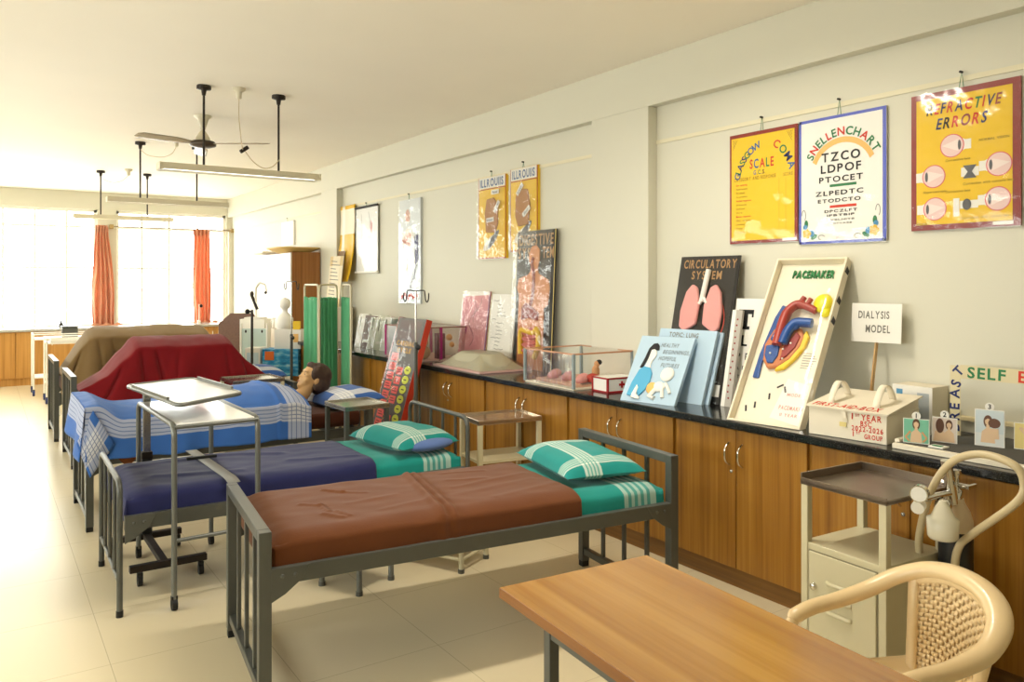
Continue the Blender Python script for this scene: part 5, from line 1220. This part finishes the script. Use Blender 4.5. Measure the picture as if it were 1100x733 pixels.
for i, c in enumerate('BREAST'):
    T0 = b.T; b.T = PT @ Matrix.Translation((.040, .02 + i * .048, 0)) @ Matrix.Rotation(R(90 if i < 4 else 70 - 20 * (i - 4)), 4, 'Z'); b.text(c, 0, 0, .040, M_NAVYI, .001, thick=.004); b.T = T0
b.build('letters', AR); b = MB(); b.T = PT
b.text('SELF', .075, .262, .046, [M_GREENI], .001, fit=.155, thick=.004, jit=.05); b.build('letters', AR); b = MB(); b.T = PT; b.text('EXAMINATION', .28, .262, .046, [M_REDI], .001, fit=.55, thick=.004, jit=.05); b.build('letters', AR)
o = MB().M(mat('skirting_pipe', '#d9caa0', .5)).box(3.745, 3.778, .4, 1.86, .935, .955).build('trim_3', bevel=.004); struct(o)
# clear model case, red cross box, dome model, cages and folders
t = thing('model_case', 'clear plastic wrapped model case with taped edges on the worktop', 'model case', (3.20, 4.02, ZT), R(-2))
LX, LY, LH = .50, .58, .235
b = MB().M(M_CARD).box(0, LX, 0, LY, 0, .008); b.build('base', t)
def fr(x, y, x2, y2, z, z2, M): return MB().M(M).bar((x, y, z), (x2, y2, z2), .010, .010)
M_TAPEG = mat('grey_blue_tape', '#8c9a9c', .5); M_TAPEP = mat('peach_tape', '#d39a74', .5)
for x, y in ((0, 0), (LX, 0), (0, LY), (LX, LY)): MB().M(M_TAPEG).box(x - .009, x + .009, y - .009, y + .009, .008, LH).build('corner_post', t)
for q in ((0, 0, LX, 0), (LX, 0, LX, LY), (LX, LY, 0, LY), (0, LY, 0, 0)): fr(q[0], q[1], q[2], q[3], LH, LH, M_TAPEP).build('top_edge', t)
for nm, f in (('side_film', lambda u, v: (-.004 - .005 * abs(nz(u * 5, v * 3)), LY * u, .01 + (LH - .01) * v)), ('end_film', lambda u, v: (LX * u, -.006, .01 + (LH - .01) * v)), ('top_film', lambda u, v: (LX * u, LY * v, LH + .006 + .004 * nz(u * 4, v * 4)))): MB().M(M_FILMW if nm == 'side_film' else M_FILM).grid(f, 30, 14).build(nm, t)
b = MB().M(mat('bed_model_pink', '#d8a890', .7)).box(.06, .44, .05, .53, .010, .03); b.M(M_PINK)
for k in range(9): b.ell((.10 + .05 * (k % 3) + .04, .10 + .055 * k, .05), (.05, .03, .03), 10, 6)
b.build('model_bed', t)
g = MB().M(mat('doll_red', '#c8483c', .6)); g.ell((.24, .10, .05), (.05, .05, .04)); g.M(M_SKIN).ell((.26, .10, .10), (.028, .028, .045)).ell((.27, .10, .15), (.02, .02, .022)); g.M(M_INK).ell((.285, .095, .162), (.02, .022, .018)); g.M(M_ORI).ell((.30, .06, .04), (.05, .04, .025)); g.M(M_LENS).box(.1, .4, .05, .06, .02, .035); g.build('doll', t)
t = thing('red_cross_box', 'small white box edged in red tape with a red cross', 'box', (3.30, 3.80, ZT), R(-3))
LX, LY, LH = .24, .155, .095
MB().M(M_WHITE).box(0, LX, 0, LY, 0, LH).build('carton', t)
b = MB().M(M_RED); k = .010
for z in (0, LH - k):
    for q in ((-.002, LX + .002, -.002, .004), (-.002, LX + .002, LY - .004, LY + .002), (-.002, .004, 0, LY), (LX - .004, LX + .002, 0, LY)): b.box(q[0], q[1], q[2], q[3], z, z + k)
for x in (0, LX):
    for y in (0, LY): b.box(x - k * .6, x + k * .6, y - k * .6, y + k * .6, 0, LH)
b.box(.108, .122, -.003, 0, .028, .070); b.box(.092, .138, -.0032, 0, .042, .056); b.build('red_edging', t)
t = thing('relief_model', 'flat pink board with a film covered grey mound, left of the clear case', 'model', (3.17, 5.14, ZT), R(-2))
MB().M(mat('pink_board', '#d8b0a8', .6)).box(0, .48, 0, .80, 0, .014).build('board', t, bevel=.002)
def mound(u, v):
    x, y = .03 + .42 * u, .03 + .74 * v; e = max(0, (1 - abs(2 * u - 1) ** 2.2) * (1 - abs(2 * v - 1) ** 2.2)); return (x, y, .015 + .115 * min(1, e * 1.5) ** .9 + .006 * nz(u * 6, v * 6))
MB().M(mat('mound_grey', '#b9b49c', .6)).grid(mound, 30, 30).build('mound', t)
def mfilm(u, v):
    x, y = .48 * u, .80 * v; e = min(1, 3.2 * min(u, 1 - u, v, 1 - v)); return (x, y, .02 + .118 * e + .004 * nz(u * 8, v * 8))
MB().M(M_FILMW).grid(mfilm, 30, 30).build('plastic_film', t)
t = thing('model_case', 'mesh covered model case with magenta edges on the worktop', 'model case', (3.22, 6.24, ZT), R(-2))
LX, LY, LH = .48, .74, .30; M_MAG = mat('magenta_ribbon', '#b02a78', .5); M_MESHF = film('mesh_film', .16, .35, (.95, .90, .86, 1), 40.0, .5)
MB().M(mat('rose_base', '#d0b0a8', .6)).box(0, LX, 0, LY, 0, .01).build('base', t)
for x, y in ((0, 0), (LX, 0), (0, LY), (LX, LY), (LX * .45, 0)): MB().M(M_MAG).box(x - .011, x + .011, y - .011, y + .011, .01, LH).build('corner_post', t)
for q in ((0, 0, LX, 0), (LX, 0, LX, LY), (LX, LY, 0, LY), (0, LY, 0, 0)): fr(q[0], q[1], q[2], q[3], LH, LH, mat('brown_tape', '#8a5a48', .5)).build('top_edge', t)
for nm, f in (('side_film', lambda u, v: (-.003, LY * u, .01 + (LH - .01) * v)), ('end_film', lambda u, v: (LX * u, -.003, .01 + (LH - .01) * v)), ('top_film', lambda u, v: (LX * u, LY * v, LH + .006))): MB().M(M_MESHF).grid(f, 10, 8).build(nm, t)
g = MB().M(mat('doll_sand', '#c8a878', .6)); g.ell((.12, .15, .07), (.06, .06, .06)).ell((.13, .15, .16), (.03, .03, .04)); g.M(mat('doll_plum', '#6a3848', .6)).box(.22, .30, .08, .14, .01, .24); g.M(M_ORI).ell((.36, .12, .20), (.03, .03, .03)).ell((.40, .14, .13), (.025, .025, .025)); g.M(M_PINK).ell((.10, .45, .07), (.06, .1, .06)); g.build('figures', t)
FC = [('#f2efe6', 'white'), ('#6a4c44', 'brown'), ('#f0eee4', 'ivory'), ('#dcdcc8', 'pale grey green'), ('#f4f2ea', 'cream white'), ('#5c6458', 'dark grey'), ('#8a3a30', 'rust red'), ('#bfae98', 'buff')]
FL = ['farthest along the row by the screen', 'second from the screen', 'between the brown and pale grey ones', 'middle of the row', 'before the dark grey one', 'with a paler label band', 'thin one near the red edged board', 'last one before the pink meshed case']
for k, ((c, nm), l) in enumerate(zip(FC, FL)):
    y = 8.18 - k * .165
    b = MB().M(mat('folder_' + nm.replace(' ', '_'), c, .5)).box(0, .15 if k != 6 else .05, 0, .37 - .015 * (k % 3), -.05, 0); b.M(M_INKG).rect(.03, .20, .045, .33, .001); b.M(M_OFFW).rect(.02, .06, .12 if k != 6 else .04, .09, .001)
    p = finish(b, 'display_folder', '%s plastic wrapped folder, %s' % (nm, l), 'folder', (3.42, y, ZT), (.25, -.97, 0), (.22, .0, 1), 'plastic wrapped folders on the worktop')
    panel_film(p, .15 if k != 6 else .05, .36, .003, M_FILMW, .008, 80 + k)
b = MB().M(mat('rust_box', '#a8543c', .5)).box(0, .12, 0, .26, 0, .03); o = b.build('flat_box', bevel=.003); o.location = (3.62, 7.84, ZT + .30); 
sh = MB().M(M_CARD).box(0, .16, 0, .34, 0, .30).build('carton', bevel=.003); sh.location = (3.60, 7.80, ZT); tag(sh, 'plain carton against the wall behind the folders', 'carton'); tag(o, 'rust red flat box on the carton behind the folders', 'box'); o.location.z = ZT + .301
b = MB().M(cloth('sand_chart', '#d8c090', vb=[(.1, .5)], ub=[(.08, .26)], band='#efe6d0', bandmix=.7, bumps=.05)).grid(lambda u, v: (.34 * u, .62 * v, .004 * nz(u * 4, v * 4)), 8, 12, lambda u, v: (.34 * u, .62 * v)); b.M(mat('sand_wash', '#e4dcc4')).box(0, .34, 0, .62, -.008, -.004)
b.M(M_INKG)
for k in range(10): b.stroke([(.05, .56 - .045 * k), (.05 + random.uniform(.12, .24), .55 - .045 * k)], .008, .008)
finish(b, 'chart_board', 'sand coloured written board standing above the green screen', 'chart', (3.52, 9.32, 1.28), (.1, -1, 0), (.10, .1, 1), 'model boards on the worktop')
b = MB().M(M_CARD).box(0, .30, 0, .40, 0, .41); o = b.build('carton', bevel=.003); o.location = (3.42, 8.95, ZT); tag(o, 'plain carton under the sand coloured written board', 'carton')

# red edged display board leaning against the worktop
w_, h_ = .52, 1.30
M_SLATE = mat('slate_paper', '#4f4a48', .5); b = MB().M(M_SLATE).box(0, w_, 0, h_, -.05, 0); b.M(mat('red_edge', '#c23a22', .45)).box(w_, w_ + .004, 0, h_, -.052, .002); b.box(-.004, 0, 0, h_, -.052, .002)
M_CORAL = mat('coral_tag', '#e2564e', .6); M_LIME = mat('lime_tag', '#cdd23a', .6); M_AMB = mat('amber_line', '#d8a030', .6)
b.M(mat('plum_picture', '#5a4644', .5)).rect(.05, 1.20, w_ - .06, 1.28, .001); b.rect(.05, 1.11, w_ - .06, 1.185, .001); b.text('CARDIAC', .08, 1.055, .04, M_AMB, .0012, fit=.34); b.text('CYCLE', .12, .995, .04, M_AMB, .0012, fit=.26)
for k in range(11):
    y = .915 - .083 * k
    b.M(M_CORAL).box(.05, .17, y, y + .066, 0, .003); b.M(M_INK).rect(.065, y + .02, .155, y + .027, .0035); b.rect(.065, y + .040, .135, y + .047, .0035)
    if k not in (0, 5): b.M(M_CORAL).box(.21, .32, y - .03, y + .036, 0, .003); b.M(M_INK).rect(.225, y - .01, .305, y - .003, .0035); b.rect(.225, y + .01, .29, y + .017, .0035)
    if k < 7 and k != 0: b.M(M_LIME).slab([(.41 + .058 * math.cos(a), y + .02 + .036 * math.sin(a)) for a in [j * .3927 for j in range(16)]], 0, .003); b.M(M_INK).rect(.385, y + .015, .435, y + .024, .0035)
    b.M(M_AMB).stroke([(.17, y + .03), (.21, y + .01), (.17, y - .02)], .006, .0015)
p = finish(b, 'display_board', 'tall dark board of coral and lime tags with a red edge, leaning on the worktop', 'display board', (2.745, 6.40, .012), (0, -1, 0), (.29, .0, 1)); panel_film(p, w_, h_, .008, M_FILM, .006, 97)

# ================================================================== desk, chair, oxygen trolley
t = thing('desk', 'wooden topped desk with grey steel legs in the foreground', 'desk', (1.158, 1.772, 0), R(-4.2))
b = MB().M(M_DESK).box(0, .505, -1.30, 0, .722, .75); b.build('top', t, bevel=.002)
MB().M(M_DESKE).box(-.0025, .0, -1.30, 0, .7225, .7485).build('edge_band', t)
for x, y in ((.012, -.215), (.475, -.215), (.012, -1.1), (.475, -1.1)): MB().M(M_GREY).box(x, x + .028, y - .014, y + .014, 0, .722).build('leg', t, bevel=.002)
b = MB().M(M_GREY)
for y in (-.215, -1.1): b.box(.04, .475, y - .011, y + .011, .695, .72)
for x in (.0151, .478): b.box(x, x + .022, -1.086, -.229, .695, .72)
b.build('apron', t)
# moulded plastic armchair, local +x is where the sitter faces
PC = thing('plastic_chair', 'ivory moulded plastic armchair with a woven back behind the desk', 'chair', (2.176, 1.239, 0), 2.795); PC.scale = (.86, .82, .882)
half = [(.25, .262, .615), (.16, .275, .640), (.04, .280, .655), (-.08, .272, .685), (-.17, .235, .735), (-.225, .165, .775), (-.25, .08, .795), (-.256, 0, .80)]
rail = half + [(x, -y, z) for x, y, z in half[::-1][1:]]
pts = smooth_path(rail, 6); n = len(pts)
rs = [.031 + .010 * math.sin(math.pi * i / (n - 1)) for i in range(n)]; rs[0] = rs[-1] = .012; rs[1] = rs[-2] = .024
MB().M(M_IVORY).tube(pts, rs, 14, up=(0, 0, 1), flat=.72).build('arm_rail', PC)
for s in (-1, 1):
    MB().M(M_IVORY).tube(smooth_path([(.235, s * .262, .612), (.262, s * .262, .56), (.255, s * .255, .42), (.27, s * .27, .0)], 5), [.024] * 6 + [.030] * 5 + [.026] * 5, 10, flat=.8).build('front_leg', PC)
    MB().M(M_IVORY).tube([(-.17, s * .19, .43), (-.22, s * .22, .22), (-.265, s * .245, 0)], [.034, .030, .026], 10).build('rear_leg', PC)
def bk(u, v):
    y = (2 * u - 1) * (.155 + .055 * v); x = -.185 - .055 * v + .04 * (abs(2 * u - 1) ** 2) * 1.0; return Vector((x, y, .44 + (.345 - .055 * (2 * u - 1) ** 2) * v))
b = MB().M(M_IVORY); nv_, nh_ = 19, 22
for i in range(nv_):
    u = .10 + .80 * i / (nv_ - 1)
    P_ = [bk(u, j / 60) + Vector((.0035 * math.sin(math.pi * (j / 60 * nh_ + i)), 0, 0)) for j in range(61)]
    for j in range(60):
        p0, p1 = P_[j], P_[j + 1]; w2 = Vector((0, .0078, 0)); d2_ = Vector((.0012, 0, 0))
        b.add([p0 - w2, p0 + w2, p1 + w2, p1 - w2, p0 - w2 - d2_, p0 + w2 - d2_, p1 + w2 - d2_, p1 - w2 - d2_], [(0, 1, 2, 3), (7, 6, 5, 4), (0, 3, 7, 4), (1, 5, 6, 2)], True)
for j in range(nh_):
    v = .03 + .94 * j / (nh_ - 1)
    P_ = [bk(.08 + .84 * i / 64, v) + Vector((-.0035 * math.sin(math.pi * (i / 64 * (nv_ - 1) + j)), 0, 0)) for i in range(65)]
    for i in range(64):
        p0, p1 = P_[i], P_[i + 1]; w2 = Vector((0, 0, .0072)); d2_ = Vector((.0012, 0, 0))
        b.add([p0 - w2, p1 - w2, p1 + w2, p0 + w2, p0 - w2 - d2_, p1 - w2 - d2_, p1 + w2 - d2_, p0 + w2 - d2_], [(3, 2, 1, 0), (4, 5, 6, 7), (0, 1, 5, 4), (3, 7, 6, 2)], True)
b.build('woven_back', PC)
b = MB().M(M_IVORY)
for s in (0, 1):
    P_ = [bk(.055 if s == 0 else .945, j / 12) for j in range(13)]
    b.tube(P_, .024, 10, flat=.55, up=(1, 0, 0))
b.tube([bk(i / 12, .0) for i in range(13)], .022, 10, flat=.7, up=(1, 0, 0)); b.tube([bk(.04 + .92 * i / 16, 1.0) + Vector((0, 0, -.005)) for i in range(17)], .020, 10, flat=.7, up=(1, 0, 0)); b.build('back_frame', PC)
def seatf(u, v):
    x = -.20 + .46 * v; y = (2 * u - 1) * (.19 + .055 * v); return (x, y, .435 - .018 * math.sin(math.pi * v) * (1 - (2 * u - 1) ** 2) + .02 * abs(2 * u - 1) ** 4 - .03 * max(0, v - .85) / .15)
o = MB().M(M_IVORY).grid(seatf, 20, 20).build('seat', PC); s_ = o.modifiers.new('thick', 'SOLIDIFY'); s_.thickness = .022
# oxygen cylinder on its trolley
t = thing('oxygen_trolley', 'cream tubular trolley with a looped handle carrying the oxygen cylinder', 'trolley', (2.98, 1.486, 0))
O = Vector((2.98, 1.486, 0))
loop = [(2.905, 1.600, .10), (2.92, 1.588, .396), (2.92, 1.588, .53), (2.895, 1.575, .635), (2.854, 1.511, .814), (2.844, 1.434, .934), (2.845, 1.337, .981), (2.829, 1.227, .969), (2.837, 1.197, .916), (2.839, 1.22, .843), (2.893, 1.39, .680), (2.90, 1.435, .625), (2.905, 1.452, .55), (2.905, 1.450, .439), (2.905, 1.44, .10)]
MB().M(M_CREAMT).tube([p - O for p in smooth_path(loop, 6)], .0135, 12).build('handle', t)
b = MB().M(M_CREAMT).box(-.09, .09, -.08, .14, .045, .06); b.cyl((-.075, -.05, .30), (-.075, .115, .30), .010, 8); b.build('foot_plate', t)
for y in (-.095, .15): MB().M(M_BLACK).tube([(-.02, y - .015, .06), (-.02, y + .015, .06)], .06, 18).build('wheel', t)
c = thing('oxygen_cylinder', 'black oxygen cylinder with a pale shoulder and a regulator, standing in the looped trolley', 'gas cylinder', (2.98, 1.486, .06))
MB().M(mat('cylinder_black', '#181a1e', .35)).lathe([(.05, 0), (.058, .01), (.058, .60)], (0, 0, 0), 24).build('body', c)
MB().M(mat('cylinder_shoulder', '#d8c4a4', .4)).lathe([(.058, .60), (.057, .635), (.045, .675), (.03, .70), (.026, .715)], (0, 0, 0), 24).build('shoulder', c)
b = MB().M(M_CHROME).lathe([(.022, .71), (.022, .745), (.014, .75), (.014, .80), (.018, .805), (.018, .82)], (0, 0, 0), 16); b.cyl((-.0, -.05, .765), (0, .05, .765), .010, 10); b.bar((-.03, -.055, .77), (.03, -.055, .77), .010, .012); b.build('valve', c)
g = MB().M(M_CHROME); g.tube([(-.02, 0, .70), (-.05, .01, .86)], .019, 14); g.tube([(-.03, 0, .74), (-.11, .02, .735), (-.20, .03, .73)], .012, 10); g.ell((-.09, .0, .70), (.03, .03, .03)); g.build('regulator', c)
g = MB().M(M_CHROME).tube([(-.215, .015, .765), (-.245, .005, .765)], .030, 20); g.M(M_WHITE).tube([(-.2455, .005, .765), (-.247, .0045, .765)], .026, 20); g.build('pressure_gauge', c)
g = MB().M(M_OFFW).tube([(-.21, .02, .72), (-.245, .01, .715)], .022, 16); g.build('flow_knob', c)
g = MB().M(mat('milky_plastic', '#e4ddc4', .25)); g.lathe([(.0, .60), (.044, .601), (.050, .610), (.053, .672), (.040, .68), (.024, .715), (.012, .735)], (-.150, -.03, .0), 20); g.build('humidifier_bottle', c)

# ================================================================== back corner: wardrobe and clutter
t = thing('wardrobe', 'brown laminate wardrobe against the right wall beyond the recess', 'wardrobe', (3.30, 9.985, 0))
MB().M(M_WARD).box(.02, .395, 0, 1.30, 0, 1.97).build('carcass', t, bevel=.002)
for lo, hi, hy in ((.004, .648, .60), (.652, 1.296, .70)):
    d = MB().M(mat('glare_white_laminate', '#ece4d2', .3)).box(0, .019, lo, hi, .06, 1.96).build('door', t, bevel=.002); MB().M(M_CHROME).tube([(0, hy, .95), (-.03, hy, .96), (-.03, hy, 1.08), (0, hy, 1.09)], .006, 8).build('handle', d)  # door fronts coloured white to stand in for glare on brown laminate
def tray(u, v):
    r_ = .30 * u; a = 2 * math.pi * v; rx, ry = .30, .42; p_ = 3.0
    k = (abs(math.cos(a)) ** p_ + abs(math.sin(a)) ** p_) ** (-1 / p_)
    return (rx * u * k * math.cos(a), ry * u * k * math.sin(a), .06 * max(0, u - .55) / .45)
b = MB().M(mat('tan_tray', '#d8b468', .5)).grid(tray, 10, 40); o = b.build('shallow_tray'); o.location = (3.44, 10.30, 1.973); s_ = o.modifiers.new('thick', 'SOLIDIFY'); s_.thickness = .012; tag(o, 'shallow tan tray lying on top of the wardrobe', 'tray')
b = MB().M(M_CARD).box(0, .34, 0, .46, 0, .028); o = b.build('flat_carton', bevel=.003); o.location = (3.18, 10.78, 1.973); tag(o, 'flat pale carton jutting off the wardrobe top behind the tan tray', 'carton')
TB = steel_table('equipment_table', 'white equipment table crowded with models in the back corner', (2.79, 9.63, 0), R(-34), .70, .46, .452, .14, M_OFFW, M_OFFW, .03, .0)
Rz = R(-34)
UU = Vector((math.cos(Rz), math.sin(Rz), 0)); NN = Vector((-math.sin(Rz), math.cos(Rz), 0))
def at(p, name, label, cat, mb, bevel=.0, rz=Rz):
    o = mb.build(name, bevel=bevel); o.location = p; o.rotation_euler = (0, 0, rz); return tag(o, label, cat)
M_SEA = NT('sea_picture')
_f = M_SEA.noise(7.0, 5, M_SEA.coords((1, 1, 3))); M_SEA.link(M_SEA.ramp(_f, [(.35, '#0f6ea8'), (.5, '#2a96cc'), (.62, '#7cc4dc'), (.75, '#e4f0ee')]), M_SEA.b.inputs['Base Color']); M_SEA = M_SEA.m
b = MB().M(M_SEA).box(0, .43, 0, .28, 0, .32); b.M(mat('orange_sticker', '#e8742c', .6)).box(.03, .14, -.002, 0, .19, .295)
at((2.785, 9.462, .4535), 'picture_box', 'box with a blue sea picture and an orange sticker behind the manikin', 'box', b, .002)
b = MB().M(M_WHITE).box(0, .18, 0, .24, 0, .335); b.M(mat('pale_cyan', '#cfe4ec', .5)).box(.02, .16, -.002, 0, .04, .28); b.M(M_BLUEI)
for x, z in ((.05, .07), (.12, .06)): b.box(x - .014, x + .014, -.004, 0, z, z + .04)
at((2.615, 9.578, .4535), 'equipment_box', 'white box with blue marks left of the sea picture box', 'box', b, .003)
b = MB().M(mat('pale_teal_panel', '#c4d6cf', .4)).box(0, .30, 0, .02, .14, .62); b.M(M_OFFW).box(-.02, 0, -.01, .03, 0, .66); b.box(.30, .32, -.01, .03, 0, .66); b.M(M_DARK)
for x, z in ((.05, .60), (.25, .60), (.27, .42)): b.ell((x, -.004, z), (.012, .006, .012), 8, 6)
at((2.66, 9.89, .0), 'equipment_monitor', 'pale teal equipment panel beside the dark cut corner board', 'panel', b, .003).scale = (1, 1, 1.62)
b = MB().M(M_WHITE).box(0, .195, 0, .186, 0, .235); at((2.922, 9.437, .775), 'carton', 'white carton standing on the sea picture box', 'carton', b, .003)
b = MB().M(mat('speckled_brown', '#6a4c3c', .5, var=.3, vscale=40)).slab([(-.10, .30), (.18, -.42 + .30), (.42, -.12), (.42, .62), (.36, .70), (.06, .70), (-.10, .56)], 0, .03)
o = b.build('cut_corner_board', bevel=.003); frame(o, (2.74, 10.93, .46), UU, (0, 0, 1)); tag(o, 'dark speckled board with cut corners standing behind the red drape', 'board')
steel_table('board_stand', 'low stand carrying the dark cut corner board', (2.93, 10.98, 0), Rz, .60, .30, .315, .10, M_GREY, M_STEEL, .03, 0)
b = MB().M(M_WHITE); b.lathe([(.085, 0), (.105, .04), (.10, .13), (.065, .175), (.035, .20), (.035, .24), (.06, .26), (.07, .31), (.055, .36), (0, .385)], (0, 0, 0), 20); 
at((3.055, 9.458, 1.0115), 'bust_model', 'white anatomical bust on the white carton in the back corner', 'bust', b)
b = MB().M(M_OFFW); b.box(-.12, .12, -.10, .10, 0, .02); b.tube([(0, 0, .02), (0, 0, .40)], .012, 10); b.tube(smooth_path([(0, 0, .40), (.05, 0, .46), (.12, 0, .44), (.14, 0, .36)], 5), .014, 10); b.M(M_DARK).tube([(-.05, 0, .30), (.02, 0, .12)], .020, 10).ell((-.05, 0, .32), (.025, .02, .04)).ell((.13, 0, .34), (.02, .02, .02))
at((2.97, 10.38, 1.102), 'microscope', 'pale microscope shaped model with a dark tube in the back corner', 'model', b, .004)
b = MB().M(M_OFFW).box(-.16, .16, -.14, .14, 0, 1.10); at((2.98, 10.42, 0), 'pedestal', 'plain white pedestal under the microscope shaped model', 'pedestal', b, .004)
b = MB().M(mat('yellow_pack', '#f0c818', .5)).box(0, .08, 0, .055, 0, .10); at((3.115, 9.335, 1.0065), 'medicine_pack', 'small bright yellow pack beside the white carton', 'pack', b, .002)
b = MB().M(M_OFFW).box(0, .11, 0, .16, 0, .23); b.M(M_ORI).box(.02, .08, -.002, 0, .08, .18); at((3.096, 9.322, .775), 'carton', 'cream carton under the yellow pack, right of the white carton', 'carton', b, .002)
b = MB().M(M_OFFW).box(-.025, .025, -.025, .025, 0, .06); b.box(-.007, .007, -.02, -.005, .05, .34); b.M(M_BLACK).ell((.035, -.012, .31), (.025, .02, .028)); b.cyl((0, -.012, .31), (.03, -.012, .31), .008, 8); o = b.build('clamp_post', bevel=.003); o.location = (3.12, 14.30, .861); tag(o, 'white clamp post with a black knob on the back worktop by the right curtain', 'clamp post')
b = MB().M(M_DARK).lathe([(.03, 0), (.032, .05), (.012, .08), (.012, .11), (0, .115)], (0, 0, 0), 12); o = b.build('bottle'); o.location = (1.05, 14.35, .861); tag(o, 'small dark bottle on the back worktop', 'bottle')
